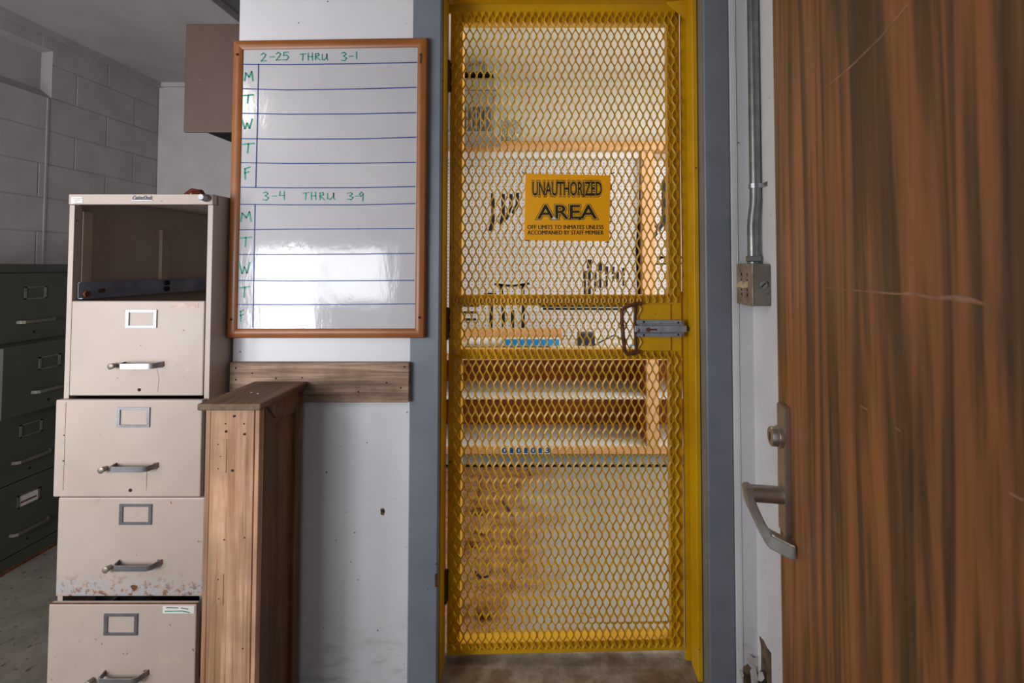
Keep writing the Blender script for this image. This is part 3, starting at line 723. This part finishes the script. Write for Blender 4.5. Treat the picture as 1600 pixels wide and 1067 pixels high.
def holder(b, x0, x1, y, z0, z1, t=.009, dent=0):
    b.box(x0, x0 + t, y - .003, y, z0, z1); b.box(x1 - t * .9, x1, y - .003, y, z0, z1)
    b.box(x0 + t, x1 - t * .9, y - .003, y, z0, z0 + t * .75); b.box(x0 + t, x1 - t * .9, y - .003, y, z1 - t * .75, z1)
    if dent:
        for v in b.bm.verts:
            if v.co.z > z1 - t and False: v.co.z -= dent

YC = 1.25; cx0, cx1, cz = -1.316, -.921, 1.527
cab = thing('filing_cabinet', 'tall beige five drawer filing cabinet with its top drawer missing', 'cabinet', ((cx0 + cx1) / 2, YC + .33, 0))
b = B()
b.box(cx0, cx0 + .004, YC + .0201, YC + .67, 0, cz - .0005); b.box(cx1 - .004, cx1, YC + .0201, YC + .67, 0, cz - .0005)       # sides
b.box(cx0, cx0 + .0135, YC, YC + .02, 0, cz - .03); b.box(cx1 - .0135, cx1, YC, YC + .02, 0, cz - .03)          # front stiles
b.box(cx0 + .004, cx1 - .004, YC + .666, YC + .67, 0, cz - .001); b.box(cx0 + .004, cx1 - .004, YC + .01, YC + .666, cz - .006, cz - .001)
b.box(cx0 + .004, cx1 - .004, YC + .012, YC + .66, .03, .034)
obj('body', b, 'beige', cab)
b = B(); b.box(cx0 - .001, cx1 + .001, YC - .003, YC + .014, 1.4985, cz, .002, 2); hd = obj('header', b, 'beige', cab)
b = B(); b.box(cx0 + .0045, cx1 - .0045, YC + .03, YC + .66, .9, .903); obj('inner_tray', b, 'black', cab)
# script badge, key lock, sticker on the header
zl0, zl1 = at(0, 312.5, YC).z, at(0, 306, YC).z
obj('badge_script', text_bm('CutterDesk', at(209, 310, YC).x, at(240, 310, YC).x, zl0, zl1, YC - .0032, .001, .0002, .35), 'inkgrey', hd)
bx('badge_bar', 'label_frame', at(208.5, 310, YC).x, at(240.5, 310, YC).x, YC - .0045, YC - .003, at(0, 314, YC).z, at(0, 312.6, YC).z, hd)
p = at(325, 310, YC); b = B(); b.tube([p - Vector((0, .002, 0)), p - Vector((0, .010, 0)), p - Vector((0, .012, 0)), p - Vector((0, .026, 0)), p - Vector((0, .027, 0))], [.0105, .0105, .0085, .0085, .0075], 18); obj('key_lock', b, 'label_frame', hd, True)
stq = at(113, 318.5, YC), at(131, 308, YC)
bx('sticker', 'stickerwhite', stq[0].x, stq[1].x, YC - .0036, YC - .003, stq[0].z, stq[1].z, hd)
b = B()
for (a, c, y) in ((114.5, 128.5, 310), (117, 126, 312.4), (117, 121, 315), (117, 127, 317.3)):
    b.ribbon([at(a, y, YC - .0037), at(c, y, YC - .0037)], .0011)
obj('sticker_print', b, 'inkgrey', hd)
# empty top bay: channels and the steel slide on the left inside
for (y0, y1, zt_) in ((YC + .022, YC + .050, 1.483), (YC + .285, YC + .318, 1.452)):
    bx('channel', 'beige_in', cx0 + .004, cx0 + .016, y0, y1, 1.24, zt_, cab, .001)
b = B(); b.box(cx0 + .0165, cx0 + .0185, YC + .012, YC + .62, 1.238, 1.284); b.box(cx0 + .0165, cx0 + .030, YC + .012, YC + .62, 1.238, 1.2405); b.box(cx0 + .0165, cx0 + .022, YC + .012, YC + .62, 1.282, 1.284)
sl = obj('drawer_slide', b, 'slide', cab)
for (dy, dz, r, m) in ((.030, 1.251, .0085, 'rust'), (.075, 1.258, .006, 'rustdark'), (.300, 1.272, .0085, 'black'), (.300, 1.252, .0085, 'black'), (.50, 1.252, .008, 'black')):
    b = B(); b.cyl((cx0 + .023, YC + dy, dz), (1, 0, 0), r, .008, 14); obj('roller', b, m, sl)
bx('drawer_slide', 'slide', cx1 - .0185, cx1 - .0165, YC + .012, YC + .62, 1.238, 1.284, cab)

def drawer(x0, x1, y, z0, z1, lab, hand, hole, mat='beige', tilt=0, depth=.6, name='drawer'):
    b = B(); b.box(x0, x1, y, y + .014, z0, z1, .003, 2)
    b.box(x0 + .03, x1 - .03, y + .014, y + depth, z0 + .03, z0 + .033)
    b.box(x0 + .03, x0 + .032, y + .014, y + depth, z0 + .03, z1 - .09); b.box(x1 - .032, x1 - .03, y + .014, y + depth, z0 + .03, z1 - .09)
    d = obj(name, b, mat, cab)
    p, q = at(lab[0], lab[3], y), at(lab[2], lab[1], y)
    b = B(); holder(b, p.x, q.x, y, p.z, q.z, .0085); obj('label_holder', b, 'label_frame', d)
    p, q = at(hand[0], hand[2], y - .02), at(hand[1], hand[2], y - .02)
    b = B(); bail_pull(b, (p.x + q.x) / 2, y, p.z, q.x - p.x + .006, .026, .014); obj('handle', b, 'chrome', d, True)
    b = B(); k = at(hand[3], hand[2] - 1, y); b.tube([k, k - Vector((0, .016, 0)), k - Vector((0, .018, 0))], [.0055, .0085, .005], 12)
    obj('thumb_latch', b, 'tarnish', d, True)
    if hole:
        k = at(*hole, y - .0005); b = B(); b.tube([k + Vector((0, .001, 0)), k - Vector((0, .0005, 0))], .0045, 10); obj('lock_hole', b, 'darkhole', d)
    for (hx, s_) in ((p.x, 1), (q.x, -1)):
        b = B(); c = Vector((hx, y - .0005, p.z)); b.prism([c + Vector(v) for v in ((-.008, 0, .006), (.007, 0, .008), (.008, 0, -.005), (.002, 0, -.009), (-.006, 0, -.006))], (0, .0008, 0))
        if s_ < 0: obj('rust_stain', b, 'rust', d)
        else: b.bm.free()
    return d
d2 = drawer(cx0 + .0155, cx1 - .0155, YC - .002, .9765, 1.2335, (197, 484, 246, 512), (186, 243, 571.5, 181), (217.5, 609))
b = B(); p, q = at(266, 481, YC - .002), at(310, 472.5, YC - .002); b.box(p.x, q.x, YC - .0026, YC - .002, p.z, q.z); obj('old_tape', b, 'tape', d2)
b = B(); b.ribbon([at(245, 578, YC - .0024), at(248, 592, YC - .0024), at(246, 612, YC - .0024)], .0012, (0, -.0003, 0)); obj('rust_run', b, 'tape', d2)
d3 = drawer(-1.3185, -.9255, YC - .018, .7135, .9700, (183, 636, 235, 667), (172, 234, 732, 166), (203.5, 766))
b = B(); b.ribbon([at(102, 630, YC - .0186), at(100, 680, YC - .0186), at(99, 720, YC - .0186), at(97, 765, YC - .0186)], .004, (0, -.0003, 0)); b.ribbon([at(229, 737, YC - .0186), at(228, 765, YC - .0186)], .0014, (0, -.0003, 0)); obj('rust_run', b, 'tape', d3)
d4 = drawer(-1.3055, -.9145, YC - .016, .4525, .7105, (187, 787, 238, 819), (177, 240, 886, 173), None, 'beige_worn')
p = at(209, 918, YC - .0165); b = B(); b.prism([p + Vector(v) for v in ((-.010, 0, .004), (-.002, 0, .007), (.009, 0, .004), (.008, 0, -.003), (.002, 0, -.010), (-.004, 0, -.005))], (0, .0008, 0)); obj('rust_stain', b, 'rust', d4)
d5 = drawer(-1.2770, -.8985, YC - .058, .205, .4635, (163, 958, 216, 991.5), (154, 218, 1062, 146), None, 'beige')
b = B(); p, q = at(254.5, 958, YC - .058), at(304, 946.5, YC - .058); b.box(p.x, q.x, YC - .0588, YC - .058, p.z, q.z); stk = obj('sticker', b, 'stickerwhite', d5)
b = B(); b.ribbon([at(258, 955, YC - .0592), at(285, 954.6, YC - .0592), at(296, 957, YC - .0592)], .0022, (0, -.0004, 0)); obj('sticker_stripe', b, 'greenstripe', d5)
b = B(); b.ribbon([at(260, 949.2, YC - .0592), at(278, 949.8, YC - .0592)], .0016, (0, -.0004, 0)); b.ribbon([at(283, 950, YC - .0592), at(294, 951.4, YC - .0592)], .0016, (0, -.0004, 0)); obj('sticker_print', b, 'ink', d5)
bx('drawer_edge_rust', 'rust', -1.276, -.8995, YC - .0575, YC - .0535, .4625, .4640, d5)
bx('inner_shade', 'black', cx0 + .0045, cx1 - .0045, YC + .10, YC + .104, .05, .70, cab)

# amber bottle lying on top of the cabinet
p = at(268, 303, 1.50); zt = cz
bt = B(); ctr = lambda px: at(px, 300, 1.48).x
prof_ = [(269, .010), (269.5, .0135), (275, .0135), (276, .0115), (284, .0125), (290, .016), (297, .022), (304, .0275), (310, .026), (314, .019), (316, .008)]
pts = [Vector((ctr(a), 1.48, zt + r + .0005)) for a, r in prof_]
bt.tube(pts, [r for a, r in prof_], 20)
for v in bt.bm.verts: v.co.z = max(zt + .0008, v.co.z + .0006)
bo = tag(obj('amber_bottle', bt, 'amber', None, True), 'bulbous glossy amber brown bottle lying on top of the beige cabinet', 'bottle')
b = B(); b.tube([Vector((ctr(269) - .001, 1.48, zt + .012)), Vector((ctr(270.5), 1.48, zt + .0135))], [.010, .0142], 16); obj('bottle_lip', b, 'stickerwhite', bo)

# dark green cabinet along the left wall
gxf = -2.34
gc = thing('filing_cabinet', 'dark green four drawer filing cabinet along the grey block wall', 'cabinet', (-2.65, 2.09, 0))
b = B(); b.box(XL + .03, gxf - .018, 1.90, 2.28, .0, 1.338, .003); obj('body', b, 'green', gc)
b = B(); b.box(gxf - .018, gxf, 1.90, 2.28, 1.300, 1.338, .002); obj('header', b, 'green', gc)
bx('plinth', 'green', gxf - .018, gxf - .002, 1.90, 2.28, .0, .062, gc)
b = B(); b.box(gxf - .03, gxf + .003, 1.90, 2.28, 0, .012); obj('rusty_base_edge', b, 'rust', gc)
def gdrawer(z0, z1, out, labt=False, dz=0):
    x = gxf + out
    b = B(); b.box(x - .016, x, 1.905, 2.275, z0, z1, .002)
    if out > .02: b.box(x - .6, x - .016, 1.93, 2.25, z0 + .02, z1 - .05)
    d = obj('drawer', b, 'green', gc)
    zc = z1
    b = B(); y0, y1, a, c = 2.040, 2.130, zc - .118, zc - .062
    for (q0, q1, r0, r1) in ((y0, y0 + .009, a, c), (y1 - .009, y1, a, c), (y0, y1, a, a + .005), (y0, y1, c - .005, c)): b.box(x, x + .003, q0, q1, r0, r1)
    obj('label_holder', b, 'tarnish', d)
    if labt: bx('paper_label', 'stickerwhite', x, x + .0015, y0 + .009, y1 - .009, a + .005, c - .005, d)
    if labt:
        b = B(); b.box(x + .0015, x + .002, y0 + .012, y1 - .014, a + .018, a + .026); obj('label_print', b, 'rust', d)
    zh = z0 + .088
    b = B(); bail_pull(b, 0, 0, zh, .15, .026, .013)
    for v in b.bm.verts: v.co = Vector((x - v.co.y, 2.09 + v.co.x, v.co.z))
    obj('handle', b, 'tarnish', d, True)
    b = B(); b.tube([Vector((x, 2.085, z0 + .038)), Vector((x + .001, 2.085, z0 + .038))], .006, 10); obj('lock_hole', b, 'black', d)
gdrawer(.992, 1.297, .0); gdrawer(.686, .984, .075); gdrawer(.378, .684, .0); gdrawer(.066, .374, .0, True)
p = Vector((-2.29, 2.245, 0)); b = B(); b.tube([p + Vector((0, 0, .012)), p + Vector((.02, -.03, .014)), p + Vector((.045, -.02, .012)), p + Vector((.05, .015, .012)), p + Vector((.02, .03, .016))], .010, 8)
for v in b.bm.verts: v.co.z = max(v.co.z + random.uniform(-.002, .002), .001)
tag(obj('metal_scrap', b, 'chrome', None), 'small shiny metal scrap on the floor by the dark green cabinet', 'scrap')

# ------------------------------------------------------------------ brown wall box
wc = thing('wall_box', 'brown metal wall box hung high beside the whiteboard', 'box', (-1.1, 1.62, 1.80))
bz0, bz1 = 1.803, 2.194
bx('front_panel', 'browncab', -1.291, -.93, 1.600, 1.612, bz0, bz1, wc, .004, 2)
b = B(); b.box(-1.288, -1.280, 1.612, 2.05, bz0 + .03, bz1 - .002); b.box(-1.28, XP, 1.612, 2.05, bz1 - .01, bz1 - .002); b.box(-1.28, XP, 2.04, 2.05, bz0 + .03, bz1 - .01); obj('body', b, 'browncab', wc)
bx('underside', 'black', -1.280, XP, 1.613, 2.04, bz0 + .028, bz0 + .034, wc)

# ------------------------------------------------------------------ conduit and switch box
cd = thing('conduit', 'grey steel conduit running down the right wall to the switch box', 'conduit', (XR, 1.27, 1.34))
cxn = .583
path = [Vector((cxn, 1.27, ZC + .02)), Vector((cxn, 1.27, 2.0)), Vector((cxn, 1.27, 1.53)), Vector((cxn - .001, 1.27, 1.50)), Vector((cxn - .006, 1.27, 1.465)), Vector((cxn - .008, 1.27, 1.44)), Vector((cxn - .008, 1.27, 1.355))]
b = B(); b.tube(path, .0150, 18); obj('pipe', b, 'galv', cd, True)
b = B(); z = 1.345; b.tube([Vector((cxn - .008, 1.27, 1.335)), Vector((cxn - .008, 1.27, 1.341))], .0155, 16); b.tube([Vector((cxn - .008, 1.27, 1.341)), Vector((cxn - .008, 1.27, 1.343)), Vector((cxn - .008, 1.27, 1.355)), Vector((cxn - .008, 1.27, 1.357))], [.0185, .0205, .0205, .0185], 8); obj('connector', b, 'galv', cd)
b = B(); zs = 1.553
arc = [Vector((cxn + .0162 * math.cos(a), 1.27 + .0162 * math.sin(a), zs)) for a in [R(60 + 30 * k) for k in range(9)]]
b.tube(arc + [Vector((XR - .001, 1.252, zs)), Vector((XR - .001, 1.232, zs))], .005, 4, True, (.0025, .013))
obj('strap', b, 'chrome', cd)
p = Vector((XR - .003, 1.240, zs)); b = B(); b.cyl(p, (1, 0, 0), .0045, .005, 8); obj('strap_screw', b, 'galv', cd)
sw = thing('switch_box', 'grey metal switch box with two ivory toggles on the right wall', 'switch', (XR, 1.27, 1.222))
kx = .551
b = B(); b.box(kx + .001, XR, 1.22, 1.322, 1.2215, 1.3345, .004, 2); obj('body', b, 'boxgrey', sw)
b = B(); b.box(kx - .0015, kx + .0015, 1.219, 1.323, 1.2205, 1.3355, .001); cv = obj('cover_plate', b, 'coverplate', sw)
for y in (1.252, 1.288):
    b = B(); b.prism([Vector((kx - .001, y - .004, 1.288)), Vector((kx - .001, y - .004, 1.270)), Vector((kx - .016, y - .003, 1.269)), Vector((kx - .017, y - .003, 1.275))], (0, .008, 0)); obj('toggle', b, 'ivory', sw)
    b = B()
    for z in (1.306, 1.289, 1.264, 1.250): b.box(kx - .0022, kx - .001, y - .002, y + .002, z - .004, z + .004)
    obj('cover_slot', b, 'darkhole', cv)
b = B(); b.cyl((.577, 1.2185, 1.278), (0, 1, 0), .0112, .004, 20); kp = obj('knockout_plug', b, 'galv', sw)
b = B(); vs = b.box(.577 - .009, .577 + .009, 1.2160, 1.2170, 1.2765, 1.2795); b.rot(vs, (.577, 1.2165, 1.278), 'Y', R(-45)); obj('plug_slot', b, 'darkhole', kp)

# ================================================================== TOOL ROOM BEYOND THE GATE
# workbench with two open shelves
wbn = thing('workbench', 'long white topped workbench with two open shelves beyond the gate', 'workbench', (.4, 3.25, .004))
X0, X1, YF, YK = -.80, 2.02, 3.03, 3.45
bx('worktop', 'shelfwhite', X0, X1, YF - .02, YK, .752, .782, wbn, .003)
bx('worktop_edge', 'pineh', X0, X1, YF - .004, YF + .015, .706, .751, wbn, .002)
bx('shelf', 'shelfwhite', X0, X1, YF + .002, YK, .448, .466, wbn, .002)
bx('shelf', 'shelfwhite', X0, X1, YF + .002, YK, .130, .146, wbn, .002)
bx('shelf_edge', 'pineh', X0, X1, YF - .016, YF + .001, .098, .146, wbn, .002)
bx('back_panel', 'shelfback', X0, X1, YK - .012, YK, .098, .752, wbn)
bx('toe_board', 'toe', X0, X1, YF + .004, YF + .02, .024, .098, wbn)
bx('toe_gap', 'black', X0, X1, YF + .010, YF + .03, .004, .024, wbn)
for x in (.655, 1.93, -.80):
    bx('upright', 'pine', x, x + .078, YF - .014, YF + .02, .147, .7055, wbn, .002)
    bx('divider', 'shelfback', x, x + .02, YF + .021, YK - .013, .147, .448, wbn); bx('divider', 'shelfback', x, x + .02, YF + .021, YK - .013, .467, .751, wbn)
for y in (583, 628):
    p = at(828, y, YK - .0125); b = B(); b.ribbon([p + Vector((0, 0, .035)), p - Vector((0, 0, .02))], .006); obj('cable_end', b, 'navy', wbn)
p, q = at(782, 708, YF - .017), at(863, 696, YF - .017)
bx('number_strip', 'cardwhite', p.x, q.x, YF - .0172, YF - .0165, .099, .1455, wbn)
for i, ch in enumerate('0101013'):
    xa = p.x + .012 + i * (q.x - p.x - .03) / 6.6
    obj('shelf_number', text_bm(ch, xa + (.006 if ch == '1' else 0), xa + (.022 if ch == '1' else .030), .106, .140, YF - .0174, .0006, .0022), 'inkblue', wbn)

# pegboard wall
pg = thing('pegboard_wall', 'white pegboard with black painted tool silhouettes in a pine frame', 'pegboard', (.4, 3.42, .782))
bx('beam', 'pineh', -.80, 2.19, 3.36, YB - .013, 2.186, 2.258, pg, .003)
bx('post', 'pine', .702, .797, 3.365, YB - .013, .783, 2.185, pg, .003)
bx('post', 'pine', 1.70, 1.78, 3.365, YB - .013, .783, 2.185, pg, .003)
bx('gap_shade_board', 'black', -.80, .701, 3.452, YB - .013, .783, 2.185, pg)  # black sheet added to stand in for shade in the gap by the post
YP = 3.41
b = B(); b.prism([Vector((-.80, YP, .784)), Vector((.690, YP, .784)), Vector((.672, YP, 1.15)), Vector((.662, YP, 1.45)), Vector((.690, YP, 1.80)), Vector((.700, YP, 2.184)), Vector((-.80, YP, 2.184))], (0, .006, 0)); obj('peg_panel', b, 'peg', pg)
bx('peg_panel', 'peg', .798, 1.70, YP, YP + .006, .784, 2.12, pg)
bx('board_lath', 'shelfwhite', -.80, .69, 3.385, YP, 2.135, 2.184, pg)
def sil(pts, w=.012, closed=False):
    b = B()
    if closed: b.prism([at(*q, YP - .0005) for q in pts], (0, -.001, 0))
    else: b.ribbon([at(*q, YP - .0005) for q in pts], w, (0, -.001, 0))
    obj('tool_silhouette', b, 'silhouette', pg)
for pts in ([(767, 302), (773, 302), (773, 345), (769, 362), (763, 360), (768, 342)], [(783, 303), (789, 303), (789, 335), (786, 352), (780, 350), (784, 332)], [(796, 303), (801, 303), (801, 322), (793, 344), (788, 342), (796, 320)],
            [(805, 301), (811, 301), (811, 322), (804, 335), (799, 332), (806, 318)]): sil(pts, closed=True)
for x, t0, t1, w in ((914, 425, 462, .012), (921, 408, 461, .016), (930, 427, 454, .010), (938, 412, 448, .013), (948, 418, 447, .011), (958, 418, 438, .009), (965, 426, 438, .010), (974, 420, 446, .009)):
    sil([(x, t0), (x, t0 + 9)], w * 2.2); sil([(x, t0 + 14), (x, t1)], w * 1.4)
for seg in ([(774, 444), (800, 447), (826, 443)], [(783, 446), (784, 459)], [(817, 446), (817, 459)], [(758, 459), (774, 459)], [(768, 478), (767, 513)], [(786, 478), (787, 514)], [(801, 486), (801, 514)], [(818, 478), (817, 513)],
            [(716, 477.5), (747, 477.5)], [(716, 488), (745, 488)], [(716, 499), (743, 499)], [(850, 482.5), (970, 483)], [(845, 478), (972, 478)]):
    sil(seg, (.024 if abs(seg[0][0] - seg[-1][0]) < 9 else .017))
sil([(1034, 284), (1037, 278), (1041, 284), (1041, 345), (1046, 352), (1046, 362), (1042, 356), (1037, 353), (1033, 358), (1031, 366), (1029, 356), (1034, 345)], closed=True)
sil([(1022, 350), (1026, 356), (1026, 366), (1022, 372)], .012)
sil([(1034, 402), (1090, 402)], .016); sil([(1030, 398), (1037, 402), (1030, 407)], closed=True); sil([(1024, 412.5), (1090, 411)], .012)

# things on the bench
p, q = at(716, 530, 3.28), at(878, 513, 3.28)
bk = bx('wooden_board', 'pineh', -.66, q.x, 3.28, 3.30, .7825, q.z, None, .002)
tag(bk, 'long pinkish pine board standing on edge along the workbench', 'board')
p, q = at(787, 540, 3.12), at(876.5, 529, 3.12)
t = thing('card_box', 'long bright blue and white box lying on the workbench', 'box', ((p.x + q.x) / 2, 3.14, .782))
bx('carton', 'cardwhite', p.x, q.x, 3.12, 3.19, .7825, .7825 + .050, t, .002); bx('blue_band', 'cyan', p.x + .004, q.x - .012, 3.1192, 3.1215, .7855, .829, t)
p, q = at(727, 540, 3.14), at(784, 528, 3.14)
for i, (a, c) in enumerate(((-.56, -.46), (-.455, -.39), (-.385, -.31))):
    b = B(); b.tube([Vector((a, 3.16, .8085)), Vector((a + .008, 3.16, .8085)), Vector((c - .008, 3.16, .8085)), Vector((c, 3.16, .8085))], [.018, .0255, .0255, .018], 16)
    tag(obj('paper_roll', b, 'cardwhite', None, True), ('leftmost white roll lying on the workbench', 'middle white roll lying on the workbench', 'white roll lying next to the blue box on the workbench')[i], 'roll', 'white rolls on the workbench')
b = B(); b.box(-.56, .02, 3.05, 3.10, .7825, .7865, .001); tag(obj('steel_rule', b, 'navy'), 'dark flat bar lying along the front of the workbench', 'bar')
p, q = at(903, 540, 3.12), at(931, 521, 3.12)
t = thing('tool_case', 'dark navy case with a white label on the workbench', 'case', ((p.x + q.x) / 2, 3.14, .782))
bx('case_body', 'navy', p.x, q.x, 3.12, 3.22, .7825, q.z, t, .01, 2); bx('case_label', 'cardwhite', q.x - .006, q.x + .012, 3.117, 3.121, .80, q.z + .004, t)
b = B(); b.tube([Vector((.35, 3.2, .786)), Vector((.42, 3.16, .83)), Vector((.47, 3.2, .845)), Vector((.52, 3.14, .82)), Vector((.56, 3.18, .79))], .005, 8)
tag(obj('cable', b, 'navy', None, True), 'dark looped cable on the workbench beside the navy case', 'cable')
b = B(); b.box(.47, .60, 3.09, 3.16, .7825, .803, .003); o = tag(obj('card_packet', b, 'cardwhite'), 'flat white packet with a blue corner at the right of the workbench', 'packet')
bx('blue_corner', 'cyan', .555, .60, 3.0895, 3.0915, .786, .80, o)

# grey unit heater under the ceiling
ht = thing('unit_heater', 'grey louvred unit heater hanging from the tool room ceiling', 'heater', (-.57, 3.1, 2.13))
hx1 = -.335
bx('casing', 'heater', -.80, hx1, 3.00, 3.3, 2.195, 2.585, ht, .012, 3)
bx('top_plate', 'black', -.80, hx1 - .03, 2.99, 3.3, 2.608, 2.620, ht)
bx('hanger', 'heater', -.72, -.69, 3.1, 3.13, 2.58, ZC - .004, ht); bx('hanger', 'heater', -.46, -.43, 3.1, 3.13, 2.58, ZC - .004, ht)
bx('grille', 'heaterdark', -.78, hx1 - .04, 2.996, 3.003, 2.225, 2.385, ht)
for k in range(14):
    x = -.775 + k * .030
    if x < hx1 - .05: bx('louvre', 'heater', x, x + .008, 2.985, 2.997, 2.23, 2.38, ht)
bx('casing_seam', 'heaterdark', -.79, hx1 - .004, 2.997, 3.001, 2.495, 2.500, ht)
# crumpled plastic hanging beside the heater
def crumple(c, rx, ry, rz, seed, n=3, amp=.35):
    rnd = random.Random(seed); b = B()
    bmesh.ops.create_icosphere(b.bm, subdivisions=n, radius=1)
    for v in b.bm.verts:
        k = 1 + rnd.uniform(-amp, amp * .4); v.co = Vector((c[0] + v.co.x * rx * k, c[1] + v.co.y * ry * k, c[2] + v.co.z * rz * k))
    return b
bg_ = crumple((-.27, 3.405, 2.352), .08, .04, .092, 3)
mz = min(v.co.z for v in bg_.bm.verts)
for v in bg_.bm.verts: v.co.z += 2.2585 - mz
tag(obj('plastic_bag', bg_, 'clearplastic'), 'crumpled clear plastic bag on the pine beam beside the heater', 'bag')

# litter on the tool room floor
def floorpt(px, py, z=.004):
    r = (px - 855) / 711; u = (394 - py) / 711; t = (z - 1.33) / (u * CP + SP); return Vector((r * t, t * (CP - u * SP), z))
for i, (a, lab) in enumerate((((752, 800, .05), 'crumpled brown paper scrap by the workbench at the left of the floor'), ((745, 850, .045), 'crumpled brown paper scrap in the middle of the floor stain'), ((760, 960, .04), 'crumpled brown paper scrap just behind the gate'))):
    p = floorpt(a[0], a[1]); b = crumple((p.x, p.y, p.z + a[2] * .5), a[2], a[2] * .9, a[2] * .5, 20 + i, 2, .4)
    mz = min(v.co.z for v in b.bm.verts)
    for v in b.bm.verts: v.co.z += .0045 - mz
    tag(obj('paper_scrap', b, 'brownpaper'), lab, 'scrap', 'brown paper scraps on the tool room floor')
p = floorpt(758, 830); b = crumple((p.x, p.y, .03), .05, .06, .025, 41, 2, .4)
mz = min(v.co.z for v in b.bm.verts)
for v in b.bm.verts: v.co.z += .0045 - mz
tag(obj('cellophane', b, glassy('tinted_wrapper', (214, 170, 120), .15, .6)), 'shiny clear wrapper lying on the brown floor stain', 'wrapper')
b = B(); b.tube([floorpt(786, 783, .009), floorpt(804, 806, .009)], .0045, 8); tag(obj('pencil', b, 'heaterdark', None, True), 'short grey pencil lying on the tool room floor', 'pencil')
b = B(); b.tube([floorpt(743, 893, .008), floorpt(752, 902, .010), floorpt(762, 900, .008), floorpt(770, 890, .008)], .004, 8); tag(obj('wire_offcut', b, 'navy', None, True), 'dark curved wire offcut lying on the floor stain', 'wire')
b = B(); b.tube([floorpt(752, 742, .008), floorpt(750, 770, .012), floorpt(744, 800, .008)], .006, 7); tag(obj('dry_stalk', b, 'oakside', None, True), 'brown dry stalk lying near the foot of the workbench', 'stalk')
b = B(); b.tube([floorpt(824, 733, .010), floorpt(832, 738, .012), floorpt(828, 741, .010)], .006, 7); tag(obj('metal_clip', b, 'heaterdark', None, True), 'small metal clip on the floor under the shelf numbers', 'clip')
